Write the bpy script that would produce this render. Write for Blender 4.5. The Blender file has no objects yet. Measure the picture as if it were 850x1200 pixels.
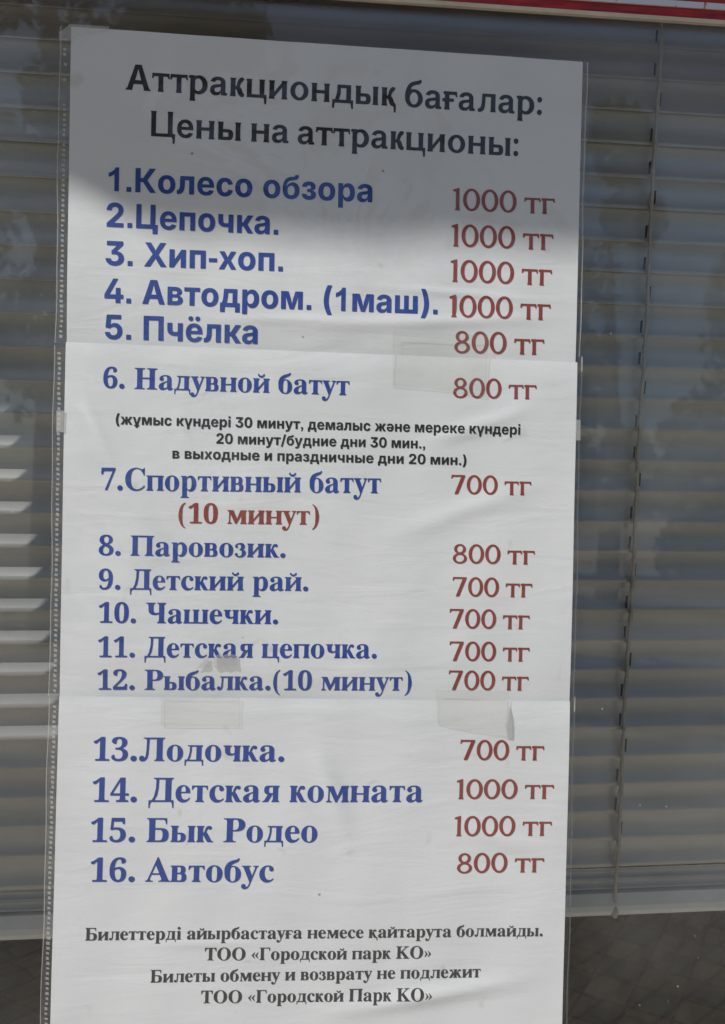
import bpy, bmesh, math, random
import numpy as np
from mathutils import Vector, Matrix
from mathutils.geometry import delaunay_2d_cdt

random.seed(7)
scene = bpy.context.scene
COL = scene.collection
R = math.radians

# ------------------------------------------------------------------ camera
PHOTO_W, PHOTO_H, FOCAL = 850.0, 1200.0, 1000.0      # photograph pixels
EYE = Vector((0.0, -0.50, 1.40))
YAW, ROLL = R(4.6), R(0.9)
f0 = Vector((math.sin(YAW), math.cos(YAW), 0)); r0 = Vector((math.cos(YAW), -math.sin(YAW), 0)); u0 = Vector((0, 0, 1))
RIGHT = math.cos(ROLL) * r0 + math.sin(ROLL) * u0
UP = -math.sin(ROLL) * r0 + math.cos(ROLL) * u0
cam_data = bpy.data.cameras.new('camera')
cam_data.sensor_fit = 'VERTICAL'; cam_data.sensor_height = 36.0
cam_data.lens = FOCAL / PHOTO_H * 36.0
cam_data.clip_start = 0.02; cam_data.clip_end = 3000
cam_data.dof.use_dof = True; cam_data.dof.focus_distance = 0.505; cam_data.dof.aperture_fstop = 14.0
cam = bpy.data.objects.new('camera', cam_data); COL.objects.link(cam)
m = Matrix((RIGHT, UP, -f0)).transposed().to_4x4(); m.translation = EYE
cam.matrix_world = m
scene.camera = cam

# ------------------------------------------------------------------ sky, sun, exposure
SUN_AZ, SUN_EL = R(-64.0), R(44.5)        # azimuth from the window's outward normal (minus = from the left)
sun_dir = Vector((math.sin(SUN_AZ) * math.cos(SUN_EL), -math.cos(SUN_AZ) * math.cos(SUN_EL), math.sin(SUN_EL)))  # towards the sun
world = bpy.data.worlds.new('World'); scene.world = world; world.use_nodes = True
wn = world.node_tree.nodes; wl = world.node_tree.links
sky = wn.new('ShaderNodeTexSky'); sky.sky_type = 'NISHITA'; sky.sun_disc = False
sky.sun_elevation = SUN_EL; sky.sun_rotation = math.atan2(sun_dir.x, sun_dir.y)
sky.air_density = 1.0; sky.dust_density = 1.2
wl.new(sky.outputs[0], wn['Background'].inputs[0]); wn['Background'].inputs[1].default_value = 0.072
sd = bpy.data.lights.new('sun', 'SUN'); sd.energy = 4.5; sd.angle = R(0.5); sd.color = (1.0, 0.975, 0.945)
sun = bpy.data.objects.new('sun', sd); COL.objects.link(sun)
sun.rotation_euler = sun_dir.to_track_quat('Z', 'Y').to_euler(); sun.location = sun_dir * 40
scene.view_settings.view_transform = 'Standard'; scene.view_settings.look = 'None'
scene.view_settings.exposure = 0.38; scene.view_settings.gamma = 1.0
scene.render.engine = 'CYCLES'
scene.cycles.use_denoising = True
scene.cycles.max_bounces = 10; scene.cycles.transparent_max_bounces = 24
scene.cycles.caustics_reflective = False; scene.cycles.caustics_refractive = False

# ------------------------------------------------------------------ helpers
def ray(u, v):
    return (f0 + RIGHT * ((u - PHOTO_W / 2) / FOCAL) - UP * ((v - PHOTO_H / 2) / FOCAL))
def px(u, v, y=0.0):
    """the point of the upright plane at depth y that a measurement in the photograph belongs to"""
    d = ray(u, v)
    return EYE + d * ((y - EYE.y) / d.y)
def px_plane(u, v, p0, n):
    d = ray(u, v)
    return EYE + d * ((p0 - EYE).dot(n) / d.dot(n))

def link(name, me, mats, parent=None):
    o = bpy.data.objects.new(name, me)
    for mt in (mats if isinstance(mats, (list, tuple)) else [mats]): me.materials.append(mt)
    COL.objects.link(o)
    if parent: o.parent = parent
    return o
def mesh(name, vs, fs, mats, parent=None, smooth=False, midx=None):
    me = bpy.data.meshes.new(name)
    me.from_pydata([tuple(v) for v in vs], [], [tuple(f) for f in fs])
    if midx: me.polygons.foreach_set('material_index', midx)
    if smooth: me.polygons.foreach_set('use_smooth', [True] * len(fs))
    me.update()
    return link(name, me, mats, parent)
def empty(name, loc=(0, 0, 0)):
    o = bpy.data.objects.new(name, None); o.empty_display_size = .05; COL.objects.link(o); o.location = loc
    return o
def tag(o, label=None, cat=None, group=None, kind=None):
    for k, v in (('label', label), ('category', cat), ('group', group), ('kind', kind)):
        if v: o[k] = v
    return o
def hang(child, parent):
    """parent keeps its place: child vertices are written in world space"""
    child.parent = parent
    child.matrix_parent_inverse = Matrix.Translation(parent.location).inverted()
    return child
class MB:
    def __init__(s): s.v = []; s.f = []; s.m = []
    def box(s, x0, x1, y0, y1, z0, z1, mi=0):
        b = len(s.v)
        s.v += [(x, y, z) for z in (z0, z1) for y in (y0, y1) for x in (x0, x1)]
        for q in ((0, 2, 3, 1), (4, 5, 7, 6), (0, 1, 5, 4), (2, 6, 7, 3), (0, 4, 6, 2), (1, 3, 7, 5)):
            s.f.append(tuple(b + i for i in q)); s.m.append(mi)
    def prism(s, quad_front, quad_back, mi=0):
        b = len(s.v); n = len(quad_front)
        s.v += [tuple(p) for p in quad_front] + [tuple(p) for p in quad_back]
        s.f.append(tuple(range(b, b + n))); s.f.append(tuple(range(b + 2 * n - 1, b + n - 1, -1)))
        s.m += [mi, mi]
        for i in range(n):
            j = (i + 1) % n
            s.f.append((b + i, b + n + i, b + n + j, b + j)); s.m.append(mi)
    def tube(s, pts, r, n=8, mi=0):
        b = len(s.v); P = [Vector(p) for p in pts]
        rr = r if isinstance(r, (list, tuple)) else [r] * len(P)
        for i, p in enumerate(P):
            d = (P[min(i + 1, len(P) - 1)] - P[max(i - 1, 0)]).normalized()
            a = d.cross(Vector((0.31, 0.92, 0.2))).normalized(); c = d.cross(a)
            for k in range(n):
                t = 2 * math.pi * k / n
                s.v.append(tuple(p + (a * math.cos(t) + c * math.sin(t)) * rr[i]))
        for i in range(len(P) - 1):
            for k in range(n):
                k2 = (k + 1) % n
                s.f.append((b + i * n + k, b + i * n + k2, b + (i + 1) * n + k2, b + (i + 1) * n + k)); s.m.append(mi)
        s.f.append(tuple(b + k for k in range(n))[::-1]); s.m.append(mi)
        s.f.append(tuple(b + (len(P) - 1) * n + k for k in range(n))); s.m.append(mi)
    def build(s, name, mats, parent=None, smooth=False):
        o = mesh(name, s.v, s.f, mats, None, smooth, s.m)
        bm = bmesh.new(); bm.from_mesh(o.data); bmesh.ops.recalc_face_normals(bm, faces=bm.faces); bm.to_mesh(o.data); bm.free()
        if parent: hang(o, parent)
        return o

# ------------------------------------------------------------------ materials
def new_mat(name):
    mt = bpy.data.materials.new(name); mt.use_nodes = True
    return mt, mt.node_tree.nodes, mt.node_tree.links, mt.node_tree.nodes['Principled BSDF']
def coords(n, l, scale=(1, 1, 1), rot=(0, 0, 0)):
    g = n.new('ShaderNodeNewGeometry'); mp = n.new('ShaderNodeMapping')
    mp.inputs['Scale'].default_value = scale; mp.inputs['Rotation'].default_value = rot
    l.new(g.outputs['Position'], mp.inputs['Vector'])
    return mp.outputs[0]
def noise(n, l, vec, scale, detail=4, rough=.55, dist=0):
    t = n.new('ShaderNodeTexNoise'); t.inputs['Scale'].default_value = scale; t.inputs['Detail'].default_value = detail
    t.inputs['Roughness'].default_value = rough; t.inputs['Distortion'].default_value = dist
    l.new(vec, t.inputs['Vector']); return t.outputs['Fac']
def ramp(n, l, fac, stops):
    r = n.new('ShaderNodeValToRGB'); e = r.color_ramp.elements
    while len(e) < len(stops): e.new(.5)
    for k, (p, c) in enumerate(stops): e[k].position = p; e[k].color = (*c, 1) if len(c) == 3 else c
    l.new(fac, r.inputs[0]); return r.outputs[0]
def mixc(n, l, fac, a, b, mode='MIX'):
    mx = n.new('ShaderNodeMix'); mx.data_type = 'RGBA'; mx.blend_type = mode
    for i, v in ((0, fac), (6, a), (7, b)):
        if hasattr(v, 'is_linked'): l.new(v, mx.inputs[i])
        else: mx.inputs[i].default_value = v if i == 0 else (*v, 1)
    return mx.outputs[2]
def bump(n, l, h, strength, distance, normal=None):
    b = n.new('ShaderNodeBump'); b.inputs['Strength'].default_value = strength; b.inputs['Distance'].default_value = distance
    l.new(h, b.inputs['Height'])
    if normal: l.new(normal, b.inputs['Normal'])
    return b.outputs[0]
def plain(name, col, rough=.5, spec=.5, var=.0, vscale=30, metal=0):
    mt, n, l, p = new_mat(name)
    p.inputs['Roughness'].default_value = rough; p.inputs['Specular IOR Level'].default_value = spec; p.inputs['Metallic'].default_value = metal
    if var:
        v = coords(n, l)
        f = noise(n, l, v, vscale, 5)
        l.new(ramp(n, l, f, [(.3, tuple(c * (1 - var) for c in col)), (.7, tuple(min(1, c * (1 + var)) for c in col))]), p.inputs['Base Color'])
    else: p.inputs['Base Color'].default_value = (*col, 1)
    return mt

def film_surface(n, l, p):
    """glossy clear film lying on the sheet, with the slow ripples of a plastic sleeve"""
    p.inputs['Coat Weight'].default_value = 1.0; p.inputs['Coat Roughness'].default_value = .045; p.inputs['Coat IOR'].default_value = 1.58
    v = coords(n, l)
    h1 = noise(n, l, v, 16, 3, .5, .4)
    cn = bump(n, l, h1, .55, .004)
    v2 = coords(n, l, (1, 1, 3.2))
    h2 = noise(n, l, v2, 70, 4, .6)
    l.new(bump(n, l, h2, .07, .001, cn), p.inputs['Coat Normal'])
    v3 = coords(n, l, (.55, 1, 2.6), (0, R(4), 0))
    h3 = noise(n, l, v3, 26, 3, .5, .8)
    b0 = bump(n, l, h3, .15, .0022)
    h4 = noise(n, l, v, 900, 2)
    l.new(bump(n, l, h4, .12, .0004, b0), p.inputs['Normal'])
def paper_mat():
    mt, n, l, p = new_mat('white_paper')
    v = coords(n, l)
    f = noise(n, l, v, 9, 5, .6)
    base = ramp(n, l, f, [(.3, (.612, .632, .636)), (.7, (.672, .688, .69))])
    # handling dirt: a few faint grey smudges and specks
    s = noise(n, l, v, 55, 2, .4, .6)
    sm = ramp(n, l, s, [(.70, (0, 0, 0)), (.80, (1, 1, 1))])
    base = mixc(n, l, sm, base, (.54, .54, .53))
    vo = n.new('ShaderNodeTexVoronoi'); vo.inputs['Scale'].default_value = 42; l.new(v, vo.inputs['Vector'])
    dots = ramp(n, l, vo.outputs['Distance'], [(.022, (1, 1, 1)), (.045, (0, 0, 0))])
    gate = ramp(n, l, noise(n, l, v, 21, 2), [(.55, (0, 0, 0)), (.60, (.8, .8, .8))])
    base = mixc(n, l, mixc(n, l, 1.0, dots, gate, 'MULTIPLY'), base, (.16, .15, .15))
    l.new(base, p.inputs['Base Color']); p.inputs['Roughness'].default_value = .6
    film_surface(n, l, p)
    return mt
def ink_mat(name, col):
    mt, n, l, p = new_mat(name)
    f = noise(n, l, coords(n, l), 420, 3)
    l.new(ramp(n, l, f, [(.3, tuple(c * .9 for c in col)), (.72, tuple(min(1, c * 1.12 + .004) for c in col))]), p.inputs['Base Color'])
    p.inputs['Roughness'].default_value = .6
    film_surface(n, l, p)
    return mt
def clear_mat(name, gloss=1.0, haze=0.0, haze_col=(.8, .8, .8), rough=.0, tint=(1, 1, 1), rip=0.0, dust=0.0):
    """clear film or pane: light passes straight, the surface mirrors by Fresnel; optional milky share and dust specks"""
    mt, n, l, p = new_mat(name); n.remove(p)
    out = n['Material Output']
    tr = n.new('ShaderNodeBsdfTransparent'); tr.inputs[0].default_value = (*tint, 1)
    gl = n.new('ShaderNodeBsdfGlossy'); gl.inputs['Roughness'].default_value = rough
    fr = n.new('ShaderNodeFresnel'); fr.inputs[0].default_value = 1.5
    body = tr.outputs[0]
    if haze or dust:
        df = n.new('ShaderNodeBsdfDiffuse'); df.inputs[0].default_value = (*haze_col, 1)
        mh = n.new('ShaderNodeMixShader'); mh.inputs[0].default_value = haze
        if dust:
            v = coords(n, l)
            vo = n.new('ShaderNodeTexVoronoi'); vo.inputs['Scale'].default_value = 95; l.new(v, vo.inputs['Vector'])
            spots = ramp(n, l, vo.outputs['Distance'], [(.035, (1, 1, 1)), (.07, (0, 0, 0))])
            big = noise(n, l, v, 14, 2)
            gate = ramp(n, l, big, [(.56, (0, 0, 0)), (.62, (1, 1, 1))])
            film = ramp(n, l, noise(n, l, v, 7, 5, .6, .5), [(.42, (0, 0, 0)), (.8, (.055, .055, .055))])
            k = mixc(n, l, 1.0, spots, gate, 'MULTIPLY')
            k = mixc(n, l, 1.0, mixc(n, l, 1.0, k, (dust, dust, dust), 'MULTIPLY'), film, 'ADD')
            l.new(k, mh.inputs[0])
        l.new(tr.outputs[0], mh.inputs[1]); l.new(df.outputs[0], mh.inputs[2]); body = mh.outputs[0]
    mx = n.new('ShaderNodeMixShader')
    mul = n.new('ShaderNodeMath'); mul.operation = 'MULTIPLY'; mul.inputs[1].default_value = gloss
    geo = n.new('ShaderNodeNewGeometry'); fb = n.new('ShaderNodeMath'); fb.operation = 'SUBTRACT'; fb.inputs[0].default_value = 1
    l.new(geo.outputs['Backfacing'], fb.inputs[1])           # only the face turned to the ray mirrors, so a thin pane does not trap light
    m2 = n.new('ShaderNodeMath'); m2.operation = 'MULTIPLY'; l.new(fr.outputs[0], m2.inputs[0]); l.new(fb.outputs[0], m2.inputs[1])
    l.new(m2.outputs[0], mul.inputs[0]); l.new(mul.outputs[0], mx.inputs[0])
    l.new(body, mx.inputs[1]); l.new(gl.outputs[0], mx.inputs[2]); l.new(mx.outputs[0], out.inputs[0])
    if rip:
        v = coords(n, l); nn = bump(n, l, noise(n, l, v, 22, 3), rip, .004)
        l.new(nn, gl.inputs['Normal'])
    return mt

PAPER = paper_mat()
INK_BLACK = ink_mat('black_ink', (.010, .011, .013))
INK_BLUE = ink_mat('blue_ink', (.015, .050, .262))
INK_RED = ink_mat('red_brown_ink', (.235, .042, .033))
INK_GREY = ink_mat('dark_grey_ink', (.035, .035, .037))
GLASS = clear_mat('window_glass', 2.0, .0, (.7, .7, .68), 0, (.97, .98, .975), dust=.35)
FILM = clear_mat('clear_film', .8, .05, (.75, .76, .76), .12, rip=.6)
FILM_EDGE = clear_mat('film_edge', 1.0, .42, (.7, .7, .69), .2)
WELD = clear_mat('weld_dots', 1.0, .36, (.75, .76, .75), .2)
TAPE = clear_mat('clear_tape', 1.3, .04, (.62, .63, .60), .22, (.985, .985, .97), rip=.5)
TAPE_EDGE = clear_mat('tape_edge', .8, .20, (.40, .41, .39), .3)
TAPE_MILKY = clear_mat('milky_tape', 1.4, .30, (.8, .8, .78), .2)
# ------------------------------------------------------------------ lettering: outlines of the four faces used on the sheets
# 'x,y' = point on the outline, 'x;y' = quadratic control point, '|' = next outline, first number = advance; 1000 units per em
SERIF = {
  'а': (512, '379,-15 304;-15 298,52 230;-13 142,-13 90;-13 30;47 30,94 30;160 159;245 296,283 296,359 296;401 260;440 220,440 155;440 155,408 155;402 169,382 183;362 183,344 183;317 144;284 115,284 84;284 49;321 49,352 49;387 98;442 184;474 241,474 348;474 436;396 436,313 436,93 436;67 439,59 442;51 453,51 463;51 477,62 490,41 441;-15|225,50 239;50 279;72 296,94 296,252 176;224 176,125 176;50'),
  'е': (448, '229,-15 171;-15 81;46 29;158 29,234 29;304 83;412 176;474 234,474 320;474 421;360 421,258 421,247 174,247 176;63 297,63 356;63 402,128 424,108 351;-15|173,286 300,286 300,320 300;383 275;442 240,442 173;442 173,303'),
  'о': (501, '251,-15 185;-15 84;49 28;160 28,229 28;300 84;411 185;474 250,474 315;474 415;412 472;302 472,229 472;157 415;47 316;-15|251,17 293;17 311,58 320;78 327;164 327,229 327;361 309,403 291;445 251,445 207;445 191,403 174;360 174,230 174;165 182;78 191,58 209;17'),
  'р': (553, '26,-207 26,-184 49;-183 71;-166 75,-150 78;-135 78,-95 78,362 78;408 60;435 29,439 29,462 213,462 213,391 258;475 343,475 396;475 476;413 521;306 521,238 521;165 475;50 392;-15 338,-15 265;-15 220,48 220,-86 220;-126 232;-168 265;-182 294,-183 294,-207|291,42 337;42 356,88 376;136 376,230 376;321 359,369 343;414 296,414 250;414 220,350 220,102 243;42'),
  'с': (437, '232,-15 175;-15 83;47 29;155 29,223 29;296 90;409 195;475 260,475 332;475 413;413 413,365 413;337 380;304 352,304 292;304 292,373 292;381 294;397 294,404 294;442 252,442 167;442 167,279 167;170 241;57 304,57 357;57 404,107 424,90 349;-15'),
  'у': (447, '78,-209 40;-209 -10;-163 -10,-125 -10;-99 24;-59 53,-59 79;-59 111;-88 111,-113 111;-117 110;-125 110,-130 110;-147 128,-147 145;-147 170,-110 183;-91 202;-41 209,-7 54,373 45;396 28;423 23,428 14;437 -5,437 -7,437 -7,462 241,462 241,437 213;436 191;426 191,409 191;404 195;390 198,382 276,177 343,359 349;375 354;399 354,408 354;425 329;437 302,437 302,462 446,462 446,437 425;437 400;399 386,361 241,-36 216;-105 169;-180 115;-209'),
  'х': (475, '7,0 7,22 52;34 92,84 183,203 64,392 37;434 6,437 6,462 251,462 251,438 209;438 209,417 209;409 222,387 273,306 333,382 349;401 349,415 349;428 338,432 328;437 299,438 299,462 463,462 463,441 421;432 378,378 295,274 434,54 443;40 459;24 475,23 475,0 231,0 231,24 253;24 265,29 276;34 276,45 276;61 258,88 205,170 145,91 126;66 126,51 126;22 170,22 175,22 175,0'),
  'і': (295, '150,539 118;539 75;582 75,614 75;646 118;690 150,690 182;690 225;646 225,614 225;582 181;539|27,0 27,24 57;26 78;50 78,83 78,375 78;412 61;436 30,437 31,462 221,462 221,83 221;52 239;26 268,24 268,0'),
  'Н': (779, '23,0 23,26 75;28 111;66 111,120 111,564 111;612 74;650 24,653 24,678 360,678 360,653 323;650 285;636 271;600 271,564 271,373 509,373 509,564 509;600 496;636 458;650 420,653 420,678 755,678 755,653 703;649 669;614 669,564 669,120 669;70 704;28 755,26 755,0 420,0 420,26 471;28 509;63 509,120 509,329 271,329 271,120 271;66 307;28 360,26 360,0'),
  'С': (697, '382,-16 282;-16 127;75 39;236 39,340 39;443 128;602 285;693 386,693 454;693 547,655 562;648 577,648 614;648 624,693 650,693 650,459 625,459 591;552 470;660 395,660 214;660 214,337 214;35 414,35 474;35 592;98 638,158 666,132 563;-16'),
  'Р': (622, '23,0 23,26 75;28 111;66 111,120 111,564 111;612 74;650 24,653 24,678 318,678 446;678 500,655 551;633 609;551 609,494 609;409 483;306 360,306 271,306 271,120 271;66 307;28 360,26 360,0|271,342 300,342 374;342 435;410 435,490 435;568 384;642 322,642 292;642 271;620 271,593'),
  'А': (650, '-13,0 -13,27 16;27 54;63 73,111 307,694 334,693 572,129 595;75 629;27 660,27 660,0 341,0 341,27 422;27 422,68 422;82 406,121 376,197 154,197 117,105 114;98 111;77 111,72 111;27 184,27 190,27 190,0|169,239 360,239 263,475'),
  'Т': (630, '137,0 137,26 191;26 232;66 232,120 232,645 222,645 143;645 51;556 43,473 16,473 16,678 611,678 611,472 586,472 569;645 400,645 392,645 392,120 392;64 431;26 488,26 488,0'),
  'О': (782, '388,-16 314;-16 188;38 93;134 41;264 41,339 41;414 93;543 189;640 318;694 395,694 469;694 595;641 689;546 742;416 742,339 742;264 689;134 593;38 464;-16|394,18 565;18 565,339 565;497 470;660 387,660 216;660 216,339 216;182 312;18'),
  'К': (760, '24,0 24,26 76;28 112;66 112,120 112,564 112;612 75;651 25,653 25,678 361,678 361,653 324;650 286;636 272;600 272,564 272,348 478,556 519;597 519,623 519;653 433,653 433,678 723,678 723,653 710,653 624;653 513,537 403,424 690,69 708;47 742;27 773,26 773,0 418,0 418,26 440;26 471;28 479,31 497;38 497,51 497;66 471,98 297,318 272,295 272,120 272;66 308;28 361,26 361,0'),
  'В': (659, '24,0 24,26 75;28 111;68 111,122 111,549 111;592 95;636 57;653 23,653 23,678 328,678 590;678 590,522 590;399 427,368 623;331 623,196 623;103 482;0 354,0|271,375 280,375 360;375 424;436 424,514 424;582 378;646 322,646 288;646 271;619 271,582|330,36 395;36 448;110 448,191 448;274 377;344 294,344 271,344 271,97 271;63 296;36'),
  'Е': (658, '21,0 21,25 74;25 112;63 112,116 112,549 112;614 73;653 24,653 24,678 594,678 594,476 571,476 559;569 454;641 345,641 313;641 282;634 272;607 272,578 272,366 288,366 355;366 417;435 429,514 453,514 453,176 428,176 423;236 390;304 327;331 276,331 272,331 272,100 272;63 300;41 343,41 416;41 517;74 587;149 612,213 640,213 599,0'),
  'М': (944, '21,0 21,26 71;28 112;66 112,118 112,569 112;602 98;636 59;651 22,653 22,678 275,678 472,212 669,678 919,678 919,653 871;649 834;611 834,563 834,127 834;85 848;42 884;27 918,26 918,0 589,0 589,26 625;29 663;45 677;86 677,124 677,594 429,0 402,0 157,579 157,119 157;62 199;26 252,26 252,0'),
  '0': (500, '250,-10 167;-10 67;78 24;237 24,343 24;449 67;605 167;691 251,691 331;691 430;605 476;448 476,342 476;236 430;78 330;-10|250,53 302;53 333;205 333,342 333;478 302;629 251,629 200;629 167;478 167,342 167;205 200;53'),
  '1': (500, '82,0 82,51 158,51 181;51 204;77 204,113 204,591 169;547 112;492 85,492 63;492 32;530 32,562 59;570 128;601 173,636 238,686 341,686 341,113 341;83 359;51 388,51 462,51 462,0'),
  '2': (500, '25,0 25,98 161,243 218;303 279;394 303;478 303,528 303;583 264;633 231,633 184;633 147;550 147,468 94;468 29;511 29,562 29;597 74;656 164;691 231,691 334;691 442;606 442,533 442;499 419;436 365;362 273;264 204,196 112,105 327,105 355;105 396;139 403,171 411,201 465,201 460,0'),
  '3': (500, '216,-10 147;-10 60;23 19;75 19,105 19;141 66;180 97,180 97;118 159;57 210,57 240;57 292;82 323;143 323,198 323;252 250;323 181,323 124,323 124,382 184,382 244;382 301;459 301,522 301;574 262;633 225,633 192;633 158;590 146;522 146,485 89;485 26;526 26,570 26;621 129;691 229,691 328;691 442;610 442,536 442;472 361;385 301,364 338;357 413;320 465;252 465,197 465;138 423;59 353;11 264;-10'),
  '4': (500, '158,0 158,51 184,51 216;51 260;74 260,119 260,178 5,178 5,236 266,682 394,682 394,241 490,241 490,178 394,178 394,119 394;74 438;51 469,51 481,51 481,0|69,241 260,241 260,408 260;450 262;547 266,591 262;580 242;541 219;499 199;462 193,454'),
  '5': (500, '218,-10 149;-10 66;24 30;76 30,106 30;139 70;172 103,172 103;145 123;92 167;57 204,57 235;57 286;85 318;152 318,210 318;282 252;351 193,351 158;351 112;341 90,334 48,351 78,682 425,682 430,508 377,508 370,541 366;558 350;577 328,577 136,577 122,400 136;406 194;414 223,414 330;414 458;312 458,210 458;148 415;64 344;13 260;-10'),
  '6': (500, '262,-10 194;-10 91;60 34;204 34,315 34;394 66;531 131;633 230;691 296,691 356;691 427;662 459;614 459,586 459;557 410;512 349,512 349;541 339;598 313;635 288,635 234;635 170;504 164,383 182;396 244;418 291,418 375;418 475;314 475,221 475;118 367;-10|265,53 300;53 342;129 342,211 342;288 296;360 257,360 232;360 176;330 164,314 165;177 223;53'),
  '7': (500, '145,0 389,578 147,578 100;578 94,529 89,481 33,481 38,682 477,682 477,635 223,0'),
  '8': (500, '244,-10 168;-10 68;40 20;123 20,174 20;236 95;313 156,345 101;378 42;462 42,518 42;562 82;642 176;691 255,691 353;691 451;597 451,524 451;467 384;400 327,370 410;329 480;239 480,180 480;91 355;-10|271,402 305;422 335;479 335,526 335;554 316;604 278;636 250,636 212;636 171;575 171,529 171;479 223;425|249,45 296;45 352;112 352,164 352;211 288;273 217,307 186;286 145;221 145,170 145;115 202;45'),
  '9': (500, '202,-10 147;-10 80;22 51;72 51,98 51;119 73;148 96,153 109;110 160;51 206,51 326;51 336,328 316;300 251;263 205,263 126;263 25;364 25,460 25;529 76;633 170;691 236,691 303;691 406;625 466;483 466,371 466;292 436;154 373;50 273;-10|245,331 277;331 323;367 336,395 335;518 284;627 241,627 202;627 158;546 158,466 158;331'),
  '.': (250, '208,70 208;36 184,11 159;-13 125,-13 91;-13 66,11 42;36 42,70 42;104 66,129 91;153 125,153 159;153 184,129 208;104'),
  '(': (333, '271,680 256,663 235,640 214,613 195,582 183,547 174,501 168,444 165,382 163,320 163,262 163,205 165,144 168,84 174,29 183,-17 196,-54 214,-87 236,-116 257,-140 271,-159 253,-177 235,-163 208,-145 176,-119 144,-86 117,-43 96,8 76,67 60,131 49,197 45,262 49,328 60,395 76,461 96,521 117,573 145,615 177,647 209,670 235,687 253,700'),
  ')': (333, '62,680 80,700 98,687 124,670 156,647 188,615 216,573 237,521 257,461 273,395 284,328 288,262 284,197 273,131 257,67 237,8 216,-43 189,-86 157,-119 125,-145 98,-163 80,-177 62,-159 76,-140 97,-116 119,-87 137,-54 150,-17 159,29 165,84 168,144 170,205 170,262 170,320 168,382 165,444 159,501 150,547 138,582 119,613 98,640 77,663'),
  'н': (575, '52,100 52,361 52;431 16,435 16,461 226,461 226,435 190;431 190,361 190,100 190;30 226,26 226,0 16,0 16,26 52;30|385,100 385,361 385;431 349,435 349,461 559,461 559,435 523;431 523,361 523,100 523;30 559,26 559,0 349,0 349,26 385;30|180,212 180,252 395,252 395,212'),
  'п': (575, '52,100 52,361 52;431 16,435 16,461 190,461 190,100 190;30 226,26 226,0 16,0 16,26 52;30|385,100 385,461 559,461 559,435 523;431 523,361 523,100 523;30 559,26 559,0 349,0 349,26 385;30|185,417 185,461 390,461 390,417'),
  'и': (575, '52,100 52,361 52;431 16,435 16,461 226,461 226,435 190;431 190,361 190,100 190;30 226,26 226,0 16,0 16,26 52;30|385,100 385,361 385;431 349,435 349,461 559,461 559,435 523;431 523,361 523,100 523;30 559,26 559,0 349,0 349,26 385;30|186,64 186,150 389,397 389,311'),
  'й': (575, '52,100 52,361 52;431 16,435 16,461 226,461 226,435 190;431 190,361 190,100 190;30 226,26 226,0 16,0 16,26 52;30|385,100 385,361 385;431 349,435 349,461 559,461 559,435 523;431 523,361 523,100 523;30 559,26 559,0 349,0 349,26 385;30|186,64 186,150 389,397 389,311|219,608 221,599 223,589 225,578 229,571 233,567 241,563 253,557 267,553 279,551 288,550 297,551 309,553 323,557 335,563 343,567 347,571 351,578 353,589 355,599 357,608 403,598 401,591 400,580 397,565 392,547 381,531 366,518 350,506 331,495 311,487 288,484 265,487 245,495 226,506 210,518 195,531 184,547 179,565 176,580 175,591 173,598'),
  'т': (464, '163,100 163,461 301,461 301,100 301;30 349,26 349,0 115,0 115,26 163;30|60,421 60,461 404,461 404,421|22,461 112,461 112,427 62;413 38,341 16,341|442,461 448,341 426,341 402;413 352,427 352,461'),
  'ш': (828, '52,100 52,361 52;431 16,435 16,461 226,461 226,435 190;431 190,361 190,0 16,0 16,26 52;30|345,0 345,361 345;431 309,435 309,461 519,461 519,435 483;431 483,361 483,0|638,0 638,361 638;431 602,435 602,461 812,461 812,435 776;431 776,361 776,100 776;30 812,26 812,0|185,0 185,44 643,44 643,0'),
  'ц': (590, '52,100 52,361 52;431 16,435 16,461 226,461 226,435 190;431 190,361 190,0 16,0 16,26 52;30|385,0 385,361 385;431 349,435 349,461 559,461 559,435 523;431 523,361 523,0|185,0 185,44 390,44 390,0|385,0 385,44 588,44 588,-40 582,-150 556,-150 548,-70 530;-6 470,0'),
  'ч': (535, '345,100 345,361 345;431 309,435 309,461 519,461 519,435 483;431 483,361 483,100 483;30 519,26 519,0 309,0 309,26 345;30|32,461 262,461 262,435 214;431 214,371 214,300 214;226 276,226 320;226 350,252 350,206 300;168 222,168 76;168 76,320 76,371 76;431 32,435'),
  'ь': (470, '52,100 52,361 52;431 16,435 16,461 226,461 226,435 190;431 190,361 190,0 16,0 16,26 52;30|184,0 184,266 325,266 445;266 445,133 445;0 325,0|184,40 266,40 317;40 317,133 317;226 266,226 184,226'),
  'ы': (695, '52,100 52,361 52;431 16,435 16,461 226,461 226,435 190;431 190,361 190,0 16,0 16,26 52;30|184,0 184,266 300,266 420;266 420,133 420;0 300,0|184,40 241,40 292;40 292,133 292;226 241,226 184,226|505,100 505,361 505;431 469,435 469,461 679,461 679,435 643;431 643,361 643,100 643;30 679,26 679,0 469,0 469,26 505;30'),
  'к': (476, '52,100 52,361 52;431 16,435 16,461 226,461 226,435 190;431 190,361 190,100 190;30 226,26 226,0 16,0 16,26 52;30|178,257 186,260 196,264 206,269 215,275 222,282 227,294 234,311 240,332 247,353 255,372 263,389 270,405 278,420 289,435 305,448 325,456 345,458 361,457 372,455 379,454 377,394 368,394 357,394 347,394 341,393 339,392 336,389 330,383 322,373 314,361 305,348 297,332 289,314 280,293 270,273 258,254 244,240 229,230 215,223 204,218 198,215|430,406 430;384 415,369 400;354 378,354 356;354 341,369 326;384 326,406 326;428 341,443 356;458 378,458 400;458 415,443 430;428|186,262 262,300 304,268 414,60 432;28 474,26 474,0 330,0 308;0 292,34 204,196 186,214'),
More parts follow.
